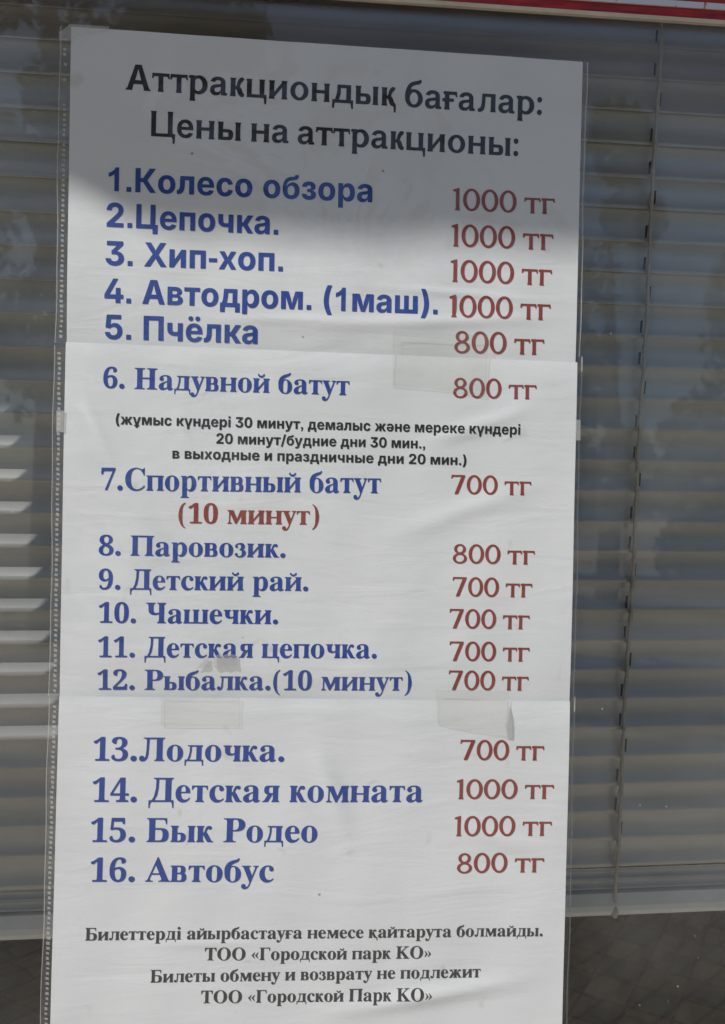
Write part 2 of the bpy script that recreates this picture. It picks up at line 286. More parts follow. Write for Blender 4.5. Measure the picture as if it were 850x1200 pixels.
  'қ': (500, '52,100 52,361 52;431 16,435 16,461 226,461 226,435 190;431 190,361 190,100 190;30 226,26 226,0 16,0 16,26 52;30|178,257 186,260 196,264 206,269 215,275 222,282 227,294 234,311 240,332 247,353 255,372 263,389 270,405 278,420 289,435 305,448 325,456 345,458 361,457 372,455 379,454 377,394 368,394 357,394 347,394 341,393 339,392 336,389 330,383 322,373 314,361 305,348 297,332 289,314 280,293 270,273 258,254 244,240 229,230 215,223 204,218 198,215|430,406 430;384 415,369 400;354 378,354 356;354 341,369 326;384 326,406 326;428 341,443 356;458 378,458 400;458 415,443 430;428|186,262 262,300 304,268 414,60 432;28 474,26 474,0 330,0 308;0 292,34 204,196 186,214|330,0 330,40 474,40 490,26 490,-40 484,-150 456,-150 448,-70 430;-4 380,0'),
  'ж': (740, '301,100 301,361 301;431 265,435 265,461 475,461 475,435 439;431 439,361 439,100 439;30 475,26 475,0 265,0 265,26 301;30|424,257 432,260 442,264 452,269 461,275 468,282 473,294 480,311 486,332 493,353 501,372 509,389 516,405 524,420 535,435 551,448 571,456 591,458 607,457 618,455 625,454 623,394 614,394 603,394 593,394 587,393 585,392 582,389 576,383 568,373 560,361 551,348 543,332 535,314 526,293 516,273 504,254 490,240 475,230 461,223 450,218 444,215|676,406 676;384 661,369 646;354 624,354 602;354 587,369 572;384 572,406 572;428 587,443 602;458 624,458 646;458 661,443 676;428|432,262 508,300 550,268 660,60 678;28 720,26 720,0 576,0 554;0 538,34 450,196 432,214|316,257 296,215 290,218 279,223 265,230 250,240 236,254 224,273 214,293 205,314 197,332 189,348 180,361 172,373 164,383 158,389 155,392 153,393 147,394 137,394 126,394 117,394 115,454 122,455 133,457 149,458 169,456 189,448 205,435 216,420 224,405 231,389 239,372 247,353 254,332 260,311 267,294 272,282 279,275 288,269 298,264 308,260|64,406 64;428 79,443 94;458 116,458 138;458 153,443 168;428 168,406 168;384 153,369 138;354 116,354 94;354 79,369 64;384|308,262 308,214 290,196 202,34 186;0 164,0 20,0 20,26 62;28 80,60 190,268 232,300'),
  'л': (560, '372,100 372,461 546,461 546,435 510;431 510,361 510,100 510;30 546,26 546,0 336,0 336,26 372;30|170,417 170,461 380,461 380,417|120,461 250,461 226,435 216,300 206,120 190;-10 92,-10 22;-10 22,62 22;120 78,122 118;122 128,84 138;52 152,110 164,220 172,401 168;433 120,435'),
  'м': (690, '496,100 496,461 670,461 670,435 634;431 634,361 634,100 634;30 670,26 670,0 460,0 460,26 496;30|40,0 40,26 92;30 94,90 100,361 98;431 40,435 40,461 236,461 352,170 466,461 520,461 520,330 338,0 296,0 138,340 132,100 136;30 196,26 196,0'),
  'я': (522, '466,100 466;30 502,26 502,0 292,0 292,26 328;30 328,100 328,461 502,461 502,435 466;431 466,361|334,212 198,212 86;212 86,336 86;461 198,461 334,461|334,252 334,421 260,421 214;421 214,336 214;252 260,252|322,230 212,30 200;0 178,0 36,0 36,26 82;26 98,50 198,230'),
  'з': (405, '47,416 53,421 62,429 73,439 86,449 102,457 118,464 136,469 154,473 174,476 193,478 213,479 233,478 255,476 278,469 301,455 319,435 332,413 340,390 344,367 344,343 338,320 328,298 314,278 298,260 277,244 253,234 230,231 209,230 192,231 181,232 171,268 182,274 196,282 210,291 220,301 223,308 222,315 222,325 222,336 221,346 220,353 220,360 220,367 221,375 222,382 223,385 224,390 219,398 210,408 199,416 187,422 174,425 160,426 145,425 130,422 118,419 109,414 100,407 91,398 83,390 77,384|178,271 189,271 204,271 223,270 243,269 263,265 282,260 301,254 320,245 338,234 353,219 365,200 373,180 379,159 380,135 377,112 370,90 359,70 344,50 327,33 307,17 285,6 263,-3 239,-9 216,-13 194,-16 172,-16 150,-14 129,-10 109,-5 90,2 74,13 60,26 49,39 41,50 35,57 65,83 72,76 80,66 90,56 100,47 110,42 122,37 138,33 155,30 172,29 186,32 200,38 215,48 228,60 239,72 245,83 248,92 248,103 248,114 248,125 247,132 246,137 246,142 246,148 247,155 247,161 248,169 248,179 246,190 243,202 237,211 228,218 215,223 199,228 184,231 174,233|124,350 124;331 111,317 97;304 78,304 59;304 45,317 32;331 32,350 32;369 45,383 59;396 78,396 97;396 111,383 124;369|124,86 124;65 109,51 95;36 74,36 53;36 39,51 24;65 24,86 24;107 39,121 53;136 74,136 95;136 109,121 124;107|28,353 29,359 30,370 32,383 36,397 44,412 55,424 68,434 81,443 92,450 99,455 121,421 114,416 103,409 91,402 82,394 76,388 74,383 71,374 70,364 69,355 68,347'),
  'в': (480, '52,100 52,361 52;431 16,435 16,461 190,461 190,0 16,0 16,26 52;30|184,222 184,461 306,461 414;461 414,342 414;222 306,222|184,260 249,260 294;260 294,342 294;423 249,423 184,423|184,0 184,258 328,258 444;258 444,129 444;0 328,0|184,40 267,40 316;40 316,129 316;218 267,218 184,218'),
  'г': (408, '52,100 52,361 52;431 16,435 16,461 190,461 190,100 190;30 226,26 226,0 16,0 16,26 52;30|180,421 180,461 350,461 350,421|386,461 392,341 370,341 346;413 296,427 296,461'),
  'ғ': (408, '52,100 52,361 52;431 16,435 16,461 190,461 190,100 190;30 226,26 226,0 16,0 16,26 52;30|180,421 180,461 350,461 350,421|386,461 392,341 370,341 346;413 296,427 296,461|-6,228 -6,272 300,272 300,228'),
  'д': (552, '340,20 340,461 514,461 514,435 478;431 478,361 478,20|150,419 150,461 345,461 345,419|100,461 226,461 212,421 206,280 176,120 128,22 70,22 118,110 156,260 160,401 156;433 100,435|60,0 60,44 500,44 500,0|24,44 110,44 110,0 66,0 52,-60 48,-130 20,-130|440,44 528,44 532,-130 504,-130 498,-60 484,0 440,0|470,435 470,461 512,461 512,435'),
  'б': (500, '251,-17 185;-17 84;46 28;153 28,220 28;289 84;397 185;458 250,458 315;458 415;398 472;291 472,220 472;150 415;44 316;-17|251,14 293;14 311,54 320;74 327;157 327,220 327;348 309,389 291;430 251,430 207;430 191,389 174;347 174,221 174;158 182;74 191,54 209;14|24,251 24,268 22,294 22,325 24,360 30,395 40,425 52,455 68,484 86,512 109,538 135,560 163,577 191,590 217,600 241,610 266,618 291,624 312,628 328,631 341,635 354,640 369,649 384,661 397,671 407,679 433,657 428,647 421,631 411,612 397,592 379,573 357,560 335,550 315,543 296,535 279,526 259,514 238,501 218,488 203,475 191,462 182,447 174,429 166,408 160,385 154,365 150,345 148,319 146,293 145,268 144,249'),
  'П': (778, '84,118 84,558 84;646 22,650 22,676 240,676 240,118 240;30 302,26 302,0 22,0 22,26 84;30|538,118 538,676 756,676 756,650 694;646 694,558 694,118 694;30 756,26 756,0 476,0 476,26 538;30|230,628 230,676 545,676 545,628'),
  'Г': (600, '84,118 84,558 84;646 22,650 22,676 240,676 240,118 240;30 302,26 302,0 22,0 22,26 84;30|230,632 230,676 500,676 500,632|560,676 562,490 536,490 520;610 470,632 470,676'),
  'Ч': (690, '440,118 440,558 440;646 378,650 378,676 658,676 658,650 596;646 596,558 596,118 596;30 658,26 658,0 378,0 378,26 440;30|22,676 316,676 316,650 258;646 258,560 258,430 258;338 350,338 410;338 445,366 445,312 390;268 296,268 102;268 102,450 102,560 102;646 22,650'),
  'Л': (750, '500,118 500,676 718,676 718,650 656;646 656,558 656,118 656;30 718,26 718,0 438,0 438,26 500;30|200,630 200,676 505,676 505,630|140,676 330,676 300,640 288,420 276,190 250;-14 116,-14 28;-14 28,78 28;150 100,154 154;154 164,104 176;66 204,150 222,320 228,590 222;650 140,650'),
  'Д': (712, '466,20 466,676 682,676 682,650 622;646 622,558 622,20|210,628 210,676 470,676 470,628|150,676 310,676 292,620 284,400 250,190 166,22 96,22 170,170 214,390 222,590 218;650 150,650|80,0 80,48 660,48 660,0|26,48 140,48 140,0 92,0 62,-60 52,-170 22,-170|570,48 690,48 694,-170 664,-170 652,-60 624,0 570,0'),
  'Б': (650, '84,118 84,558 84;646 22,650 22,676 240,676 240,0 22,0 22,26 84;30|230,632 230,676 500,676 500,632|556,676 558,500 534,500 520;610 470,632 470,676|234,0 234,392 434,392 610;392 610,196 610;0 434,0|234,44 366,44 450;44 450,196 450;348 366,348 234,348'),
  '«': (440, '40,250 190,420 218,420 138,250 218,80 190,80|220,250 370,420 398,420 318,250 398,80 370,80'),
  '»': (440, '400,250 250,80 222,80 302,250 222,420 250,420|220,250 70,80 42,80 122,250 42,420 70,420'),
  ' ': (250, ''),
}
GROTESQUE = {
  ' ': (269, ''),
  '(': (391, '75,296 75;377 108;553 164;713 201,772 344,772 310;697 260;532 233;370 233,296 233;232 256;104 305;-44 344,-136 201,-136 139;-34 75;186'),
  ')': (391, '46,-136 87;-43 135;105 157;233 157,296 157;370 131;532 81;697 46,772 189,772 226;713 283;553 315;377 315,296 315;186 251;-35 189,-136'),
  ',': (280, '70,145 215,145 215,40 210;-110 90,-150 70,-95 130;-70 135,0 70,0'),
  '-': (333, '40,205 40,325 295,325 295,205'),
  '.': (280, '70,0 70,145 215,145 215,0'),
  '/': (392, '380,762 146,-109 12,-109 247,762'),
  '0': (646, '323,-10 230;-10 104;79 41;245 41,363 41;481 105;648 230;737 323,737 416;737 542;648 605;481 605,363 605;245 542;79 417;-10|323,120 366;120 421;173 448;281 448,363 448;446 421;555 366;608 323,608 281;608 225;555 198;446 198,363 198;281 225;173 281;120'),
  '1': (556, '392,0 252,0 252,512 180;446 76,418 76,545 150;566 200,604 262;650 285,716 392,716'),
  '2': (646, '66,0 66,113 326,352 358;383 403;432 426;481 426,510 426;542 398;588 349;612 317,612 284;612 235;586 208;537 208,502 58,502 58;574 124;679 241;737 318,737 397;737 514;682 579;585 579,521 579;480 547;400 464;302 388,233 285,134 285,128 588,128 588,0'),
  '3': (646, '316,-10 236;-10 111;45 40;142 38,207 197,207 199;180 231;141 284;120 317,120 351;120 404;144 433;192 433,225 433;255 403;305 344;335 300,335 218,335 218,438 379,594 379,598 74,598 74,728 569,728 569,613 325,386 325,420 407;432 530;381 598;280 598,215 598;147 524;46 397;-10'),
  '4': (646, '28,126 28,250 298,728 450,728 186,258 186,252 618,252 618,126|377,0 377,163 382,219 382,454 525,454 525,0'),
  '5': (646, '317,-10 241;-10 121;46 52;144 51,207 204,207 205;180 236;137 287;114 317,114 352;114 407;145 438;202 438,239 438;277 406;334 351;367 315,367 282;367 223;340 207,317 67,342 101,728 549,728 549,598 231,598 213,418 217,418 236;446 314;482 362,482 411;482 495;447 556;383 590;295 590,243 590;170 521;55 398;-10'),
  'А': (755, '24,0 270,728 478,728 731,0 556,0 445,339 422;411 378;579 355,675 389,675 367;579 326;410 305,339 198,0|182,164 182,286 573,286 573,164'),
  'К': (726, '62,0 62,728 220,728 220,435 301,435 503,728 689,728 432,373 702,0 516,0 300,308 220,308 220,0'),
  'П': (747, '685,728 685,0 527,0 527,598 220,598 220,0 62,0 62,728'),
  'Х': (747, '25,0 327,430 327,311 49,728 232,728 308,610 330;576 358;519 382;467 396,440 353,440 368;467 392;519 422;576 444,610 521,728 699,728 427,319 427,433 722,0 535,0 438,148 418;179 393;221 374;259 361,282 385,282 373;260 353;222 328;178 307,148 207,0'),
  'Ц': (774, '665,0 62,0 62,728 220,728 220,130 508,130 508,728 665,728|586,-156 586,0 544,0 544,122 744,122 737,-156'),
  'а': (583, '213,-10 161;-10 79;26 32;98 32,152 32;198 65;260 122;297 196;317 237,321 284;326 341;334 368;352 368,370 368,372 368;394 349;424 313;440 286,440 260;440 220;424 195;397 189,379 47,401 60;448 125;516 224;553 287,553 334;553 419;531 485;486 523;416 523,369 523,0 376,0 376,76 372,76 358;50 314;11 252;-10|258,96 290;96 340;122 369;167 369,195 369,251 362;247 338;240 308;234 278;229 266,227 240;224 201;207 180;178 180,158 180;138 200;110 235;96'),
  'б': (612, '307,-12 228;-12 107;56 38;185 38,278 38,294 38;355 55;464 95;555 166;625 274;668 349,673 385;676 420;688 430;710 431,728 551,728 551;669 511;601 427;568 360,563 295;558 210;522 165;439 158,365 161,365 175;399 236;462 319;501 368,501 426;501 519;440 574;331 574,259 574;181 506;58 386;-12|307,107 343;107 395;141 422;207 422,253 422;300 396;365 345;399 309,399 273;399 219;363 190;297 190,252 190;207 218;142 270;107'),
  'в': (579, '60,0 60,546 293,546 395;546 513;469 513,398 513;355 447;295 387,284 437;281 507;243 544;184 544,149 544;102 494;35 398;0 329,0|205,116 329,116 360;116 395;145 395,171 395;199 360;232 329,232 205,232|205,321 297,321 330;321 367;350 367,375 367;399 327;427 293,427 205,427'),
  'д': (668, '20,-160 20,122 61,122 79;133 102;183 116;252 124;330 127,369 141,546 564,546 564,122 648,122 648,-160 501,-160 501,0 171,0 171,-160|216,122 418,122 418,427 272,427 268,369 262;281 239;160'),
  'е': (598, '310,-11 225;-11 103;58 38;184 38,270 38;355 103;482 222;553 303,553 358;553 452;518 522;448 561;345 561,275 561,233 98,233 98,328 487,328 414,304 414;345 389;405 340;438 304,438 268;438 217;404 191;347 191,309 191,242 191;197 221;135 276;105 312,105 337;105 377;119 406;146 414,166 553,141 540;95 474;27 374;-11'),
  'ж': (872, '19,0 208,284 20,546 197,546 337,333 359,333 359,546 514,546 514,333 535,333 675,546 852,546 664,284 853,0 672,0 535,212 514,212 514,0 359,0 359,212 338,212 201,0'),
  'з': (523, '260,-8 189;-8 89;40 35;121 35,170 186,170 186;144 227;113 258,113 291;113 330;146 330,171 330;200 287;231 249,231 205,231 205,322 249,322 283;322 324;352 324,380 324;405 290;437 260,437 231;437 192;408 192,383 45,383 45;433 100;509 198;553 263,553 324;553 418;512 470;442 470,397 470;349 407;290 358,285 358,283 424;276 490;206 490,156 490;108 431;34 328;-8'),
  'и': (627, '567,0 412,0 412,311 408,311 190,0 60,0 60,546 215,546 215,237 219,237 434,546 567,546'),
  'к': (589, '60,0 60,546 215,546 215,325 255,325 403,546 585,546 394,274 586,0 403,0 269,204 215,204 215,0'),
  'л': (608, '10,0 10,122 27,122 46;122 73;139 92;178 102;244 104,293 114,546 548,546 548,0 393,0 393,424 262,424 255,269 251;170 202;52 119;0 61,0'),
  'м': (818, '60,0 60,546 297,546 366,344 375;317 391;244 404;163 416;87 419,57 400,57 403;87 415;162 429;243 446;317 454,344 520,546 758,546 758,0 608,0 608,205 608;228 609;294 611;372 613;449 613,483 623,483 613;432 587;331 559;240 547,205 474,0 344,0 270,205 257;242 229;333 203;434 194,483 204,483 205;451 207;374 209;296 211;228 211,205 211,0'),
  'н': (626, '455,342 455,220 171,220 171,342|215,546 215,0 60,0 60,546|566,546 566,0 411,0 411,546'),
  'о': (615, '308,-11 224;-11 103;60 38;187 38,271 38;355 103;482 224;553 308,553 391;553 512;482 577;355 577,271 577;187 512;60 391;-11|308,110 345;110 394;152 419;225 419,271 419;319 394;391 345;432 308,432 271;432 221;391 196;319 196,271 196;225 221;152 271;110'),
  'п': (617, '557,546 557,0 402,0 402,424 215,424 215,0 60,0 60,546'),
  'р': (633, '60,-204 60,546 213,546 213,453 220,453 230;476 268;522 330;553 375,553 434;553 534;491 595;366 595,272 595;181 536;55 436;-9 374,-9 331;-9 269;21 230;65 220,88 215,88 215,-204|324,114 360;114 410;154 436;226 436,272 436;319 410;390 361;430 324,430 288;430 238;391 212;321 212,272 212;225 238;154 289;114'),
  'с': (591, '307,-11 224;-11 103;60 38;187 38,271 38;355 103;482 224;553 307,553 358;553 441;527 505;479 546;410 554,367 410,341 405;362 388;396 363;420 330;432 309,432 272;432 222;392 196;320 196,271 196;223 222;151 272;110 309,110 330;110 363;123 389;147 407;183 411,205 554,179 547;135 506;65 442;16 358;-11'),
  'т': (517, '181,0 181,425 10,425 10,546 507,546 507,425 336,425 336,0'),
  'у': (608, '57,-193 92,-77 112,-82 142;-90 188;-83 214;-54 216,-28 218,-1 14,546 178,546 266,268 283;214 303;106 316,46 282,46 295;106 321;215 339,268 432,546 594,546 363,-62 347;-106 294;-172 215;-208 157,-208 128;-208 74;-199'),
  'х': (585, '19,0 230,341 229,220 29,546 196,546 242,463 265;420 303;336 322,296 265,296 285;336 323;420 347,463 395,546 559,546 355,219 355,338 566,0 401,0 343,100 319;142 281;227 261,266 318,266 299;227 263;142 239,100 182,0'),
  'ч': (605, '315,156 190;156 60;257 60,360 60,546 215,546 215,360 215;314 262;277 315,277 351;277 423;293 464,307 464,185 448;178 397;164 340;156|389,0 389,546 544,546 544,0'),
  'ш': (865, '60,546 215,546 215,122 359,122 359,546 507,546 507,122 650,122 650,546 805,546 805,0 60,0'),
  'ы': (817, '159,379 322,379 396;379 500;332 556;246 556,189 556;133 500;48 396;0 322,0 60,0 60,546 215,546 215,122 322,122 360;122 405;157 405,188 405;220 360;258 322,258 159,258|602,0 602,546 757,546 757,0'),
  'ё': (598, '310,-11 225;-11 103;58 38;184 38,270 38;355 103;482 222;553 303,553 358;553 452;518 522;448 561;345 561,275 561,233 98,233 98,328 487,328 414,304 414;345 389;405 340;438 304,438 268;438 217;404 191;347 191,309 191,242 191;197 221;135 276;105 312,105 337;105 377;119 406;146 414,166 553,141 540;95 474;27 374;-11|409,619 378;619 334;662 334,692 334;722 378;765 409,765 440;765 484;723 484,692 484;662 440;619|191,619 160;619 116;662 116,692 116;722 160;765 191,765 223;765 266;723 266,692 266;662 223;619'),
  'і': (275, '60,0 60,546 215,546 215,0|138,614 103;614 54;660 54,692 54;725 103;770 138,770 172;770 221;725 221,692 221;660 172;614'),
  'ү': (605, '227,-38 14,546 178,546 266,268 283;215 307;105 320,46 289,46 302;105 326;215 342,268 429,546 592,546 378,-38|225,-204 225,4 380,4 380,-204'),
  'ұ': (605, '227,-38 14,546 178,546 266,268 283;215 307;105 320,46 289,46 302;105 326;215 342,268 429,546 592,546 378,-38|225,-204 225,4 380,4 380,-204|124,-91 124,0 481,0 481,-91'),
  'ә': (598, '288,556 372;556 494;488 559;362 559,276 559;191 494;64 376;-7 295,-7 240;-7 146;28 75;97 36;202 36,271 36,312 499,312 499,218 111,218 184,242 184;201 208;141 257;108 294,108 330;108 380;141 406;199 406,237 406,304 406;349 376;411 322;441 285,441 261;441 220;427 191;400 184,380 44,405 58;451 124;519 224;556'),
}
FLARED = {
  'т': (520, '40,412 40,500 480,500 480,412|440,412 440,502 492,504 504,490 514,350 474,354 460;406|80,412 60;406 46,354 6,350 16,490 28,504 80,502|191,95 191,500 329,500 329,95 331;45 345,12 345,-2 260;-6 175,-2 175,12 189;45'),
  'г': (452, '62,95 62,390 56;436 16,436 16,480 42,504 200,504 200,95 202;45 216,12 216,-2 131;-6 46,-2 46,12 60;45|82,412 82,500 402,500 402,412|362,412 362,502 414,504 426,490 436,350 396,354 382;406|62,412 62,500 92,500 92,412'),
  'ғ': (452, '62,95 62,390 56;436 16,436 16,480 42,504 200,504 200,95 202;45 216,12 216,-2 131;-6 46,-2 46,12 60;45|82,412 82,500 402,500 402,412|362,412 362,502 414,504 426,490 436,350 396,354 382;406|62,412 62,500 92,500 92,412|-10,220 -10,308 337,308 337,220'),
  'н': (634, '64,95 64,405 62;455 48,488 48,503 218,503 218,488 204;455 202,405 202,95 204;45 218,12 218,-2 133;-6 48,-2 48,12 62;45|432,95 432,405 430;455 416,488 416,503 586,503 586,488 572;455 570,405 570,95 572;45 586,12 586,-2 501;-6 416,-2 416,12 430;45|197,225 197,313 437,313 437,225'),
  'и': (634, '64,95 64,405 62;455 48,488 48,503 218,503 218,488 204;455 202,405 202,95 204;45 218,12 218,-2 133;-6 48,-2 48,12 62;45|432,95 432,405 430;455 416,488 416,503 586,503 586,488 572;455 570,405 570,95 572;45 586,12 586,-2 501;-6 416,-2 416,12 430;45|182,20 182,158 452,480 452,342'),
  'ц': (654, '64,0 64,405 62;455 48,488 48,503 218,503 218,488 204;455 202,405 202,0|432,0 432,405 430;455 416,488 416,503 586,503 586,488 572;455 570,405 570,0|64,0 64,88 570,88 570,0|540,0 540,88 636,88 636,-80 626,-165 578,-165 568,-60 550,0'),
  'Ц': (789, '74,0 74,595 72;645 58,678 58,693 228,693 228,678 214;645 212,595 212,0|557,0 557,595 555;645 541,678 541,693 711,693 711,678 697;645 695,595 695,0|74,0 74,88 695,88 695,0|665,0 665,88 771,88 771,-80 757,-185 707,-185 695,-60 675,0'),
  'о': (610, '570,250 570;142 492,66 415;-10 305,-10 195;-10 118,66 40;142 40,250 40;358 118,434 195;510 305,510 415;510 492,434 570;358|429,250 429;323 393,375 356;426 305,426 254;426 217,375 181;323 181,250 181;177 217,125 254;74 305,74 356;74 393,125 429;177'),
  'р': (604, '64,-95 64,390 58;436 18,436 18,480 44,504 202,504 202,-95 204;-145 218,-178 218,-192 133;-196 48,-192 48,-178 62;-145|564,250 564;142 491,66 418;-10 314,-10 210;-10 137,66 64;142 64,250 64;358 137,434 210;510 314,510 418;510 491,434 564;358|416,250 416;321 379,371 342;421 290,421 238;421 201,371 164;321 164,250 164;179 201,129 238;79 290,79 342;79 379,129 416;179'),
  'ь': (539, '64,0 64,405 62;455 48,488 48,503 218,503 218,488 204;455 202,405 202,0|194,0 194,300 379,300 514;300 514,150 514;0 379,0|194,88 342,88 376;88 376,150 376;212 342,212 194,212'),
  'ы': (776, '64,0 64,405 62;455 48,488 48,503 218,503 218,488 204;455 202,405 202,0|194,0 194,300 369,300 504;300 504,150 504;0 369,0|194,88 332,88 366;88 366,150 366;212 332,212 194,212|574,95 574,405 572;455 558,488 558,503 728,503 728,488 714;455 712,405 712,95 714;45 728,12 728,-2 643;-6 558,-2 558,12 572;45'),
  'к': (472, '64,95 64,405 62;455 48,488 48,503 218,503 218,488 204;455 202,405 202,95 204;45 218,12 218,-2 133;-6 48,-2 48,12 62;45|180,272 193,276 209,279 223,283 233,288 237,292 241,303 246,325 250,353 257,384 268,415 282,441 296,464 313,485 332,503 359,519 395,524 424,515 441,502 451,493 455,488 421,412 410,414 399,416 391,415 394,411 405,411 406,410 399,403 388,392 376,378 366,365 358,349 348,326 338,297 325,267 307,238 281,216 254,203 231,195 214,191 204,188|282,308 293,300 309,288 330,271 351,251 372,225 388,194 399,164 408,139 414,121 415,114 416,108 424,98 437,85 452,74 464,65 432,-15 419,-14 399,-13 372,-9 341,2 309,26 286,59 273,91 264,119 258,141 252,155 245,169 235,186 223,204 211,220 202,232'),
  'қ': (502, '64,95 64,405 62;455 48,488 48,503 218,503 218,488 204;455 202,405 202,95 204;45 218,12 218,-2 133;-6 48,-2 48,12 62;45|180,272 193,276 209,279 223,283 233,288 237,292 241,303 246,325 250,353 257,384 268,415 282,441 296,464 313,485 332,503 359,519 395,524 424,515 441,502 451,493 455,488 421,412 410,414 399,416 391,415 394,411 405,411 406,410 399,403 388,392 376,378 366,365 358,349 348,326 338,297 325,267 307,238 281,216 254,203 231,195 214,191 204,188|282,308 293,300 309,288 330,271 351,251 372,225 388,194 399,164 408,139 414,121 415,114 416,108 424,98 437,85 452,74 464,65 432,-15 419,-14 399,-13 372,-9 341,2 309,26 286,59 273,91 264,119 258,141 252,155 245,169 235,186 223,204 211,220 202,232|382,50 472,54 482,-90 466,-175 418,-175 416,-60 392,0'),
  'л': (645, '443,95 443,500 581,500 581,95 583;45 597,12 597,-2 512;-6 427,-2 427,12 441;45|203,412 203,500 581,500 581,412|278,495 278,461 278,411 278,354 276,295 273,244 268,200 263,156 255,114 242,73 219,33 181,3 140,-11 105,-15 78,-16 62,-17 44,73 63,79 87,85 109,93 122,102 127,107 132,119 141,144 149,177 157,216 163,256 168,302 172,357 175,413 177,462 178,497'),
  'д': (665, '443,10 443,500 581,500 581,10|203,412 203,500 581,500 581,412|278,496 278,462 280,414 280,357 278,298 272,240 259,184 242,128 223,76 206,32 195,1 91,39 102,70 119,114 136,164 152,214 164,260 170,307 174,361 176,415 177,462 178,496|53,0 53,88 641,88 641,0|33,88 113,88 113,0 93,-60 88,-150 28,-150|571,88 647,88 647,-150 597,-150 581,-50 571,0'),
  'а': (560, '198,-10 150;-10 75;24 31;91 31,140 31;182 62;238 116;272 184;289 221,293 264;298 318;305 342;321 342,338 342,340 342;363 324;394 288;410 262,410 234;410 195;394 170;367 164,351 46,372 60;415 120;475 208;506 262,506 300;506 375;488 436;448 472;383 472,336 472,0 349,0 349,70 344,70 332;47 293;11 236;-10|234,82 266;82 316;108 343;152 343,179 343,234 338;230 312;223 282;217 252;212 241,212 216;208 177;191 156;164 156,143 156;123 176;96 211;82|389,114 470,110 482;58 524,60 524,8 482;-8 416,0'),
  'е': (544, '283,-10 207;-10 96;53 38;168 38,247 38;324 96;440 203;506 276,506 324;506 408;475 473;413 509;318 509,253 509,216 92,216 92,299 446,299 386,276 386;316 361;375 312;408 277,408 241;408 191;375 165;318 165,282 165,224 165;179 195;119 249;88 285,88 309;88 348;102 376;129 385,149 501,126 489;85 429;24 341;-10'),
  'А': (733, '23,0 260,691 438,691 681,0 530,0 416,341 396;402 356;552 332,643 362,643 340;551 302;401 283,341 173,0|168,163 168,271 535,271 535,163|508,-3 543,100 641,100 671;40 707,24 707,-3|195,-3 -3,-3 -3,24 33;40 63,100 161,100'),
  'б': (610, '570,246 570;141 492,66 415;-8 305,-8 195;-8 118,66 40;141 40,246 40;351 118,426 195;500 305,500 415;500 492,426 570;351|429,246 429;317 393,366 356;416 305,416 254;416 217,366 181;317 181,246 181;175 217,126 254;76 305,76 356;76 393,126 429;175|40,249 40,269 39,300 39,338 42,381 50,425 63,468 81,512 101,557 126,600 155,638 191,668 229,688 265,701 297,710 325,719 352,726 378,731 398,733 410,735 419,736 431,741 447,749 464,758 480,768 492,776 538,724 530,714 519,698 504,679 485,660 461,644 434,634 410,630 390,629 374,627 355,621 330,612 302,601 277,590 257,577 242,562 229,539 214,505 201,467 190,428 182,395 178,366 176,334 177,303 178,273 178,251'),
  ':': (240, '194,74 194;42 172,19 151;-4 120,-4 89;-4 68,19 46;42 46,74 46;106 68,129 89;152 120,152 151;152 172,129 194;106|194,426 194;394 172,371 151;348 120,348 89;348 68,371 46;394 46,426 46;458 68,481 89;504 120,504 151;504 172,481 194;458'),
  '0': (552, '533,345 533;199 458,95 382;-8 276,-8 170;-8 94,95 19;199 19,345 19;491 94,595 170;698 276,698 382;698 458,595 533;491|392,345 392;450 358,525 324;599 276,599 228;599 194,525 160;450 160,345 160;240 194,165 228;91 276,91 324;91 358,165 392;240'),
  '1': (358, '130,95 130,560 124;590 42,590 42,638 238,698 268,698 268,95 270;40 294,12 294,-3 100,-3 100,12 128;40'),
  '7': (524, '60,602 60,690 483,690 483,602|20,694 80,694 80,602 50;592 44,540 4,540|483,690 483,620 251,10 231,-4 124,-4 134,30 317,602'),
  '8': (538, '476,514 476;435 414,379 353;323 266,323 178;323 117,379 55;435 55,514 55;593 117,649 178;705 266,705 353;705 414,649 476;593|352,514 352;558 327,589 301;620 266,620 230;620 205,589 179;558 179,514 179;470 205,439 230;408 266,408 301;408 327,439 352;470|514,181 514;97 441,38 369;-22 266,-22 163;-22 90,38 17;97 17,181 17;265 90,324 163;383 266,383 369;383 441,324 514;265|390,181 390;230 353,264 317;299 266,299 214;299 178,264 141;230 141,181 141;132 178,97 214;63 266,63 317;63 353,97 390;132'),
  ' ': (207, ''),
}
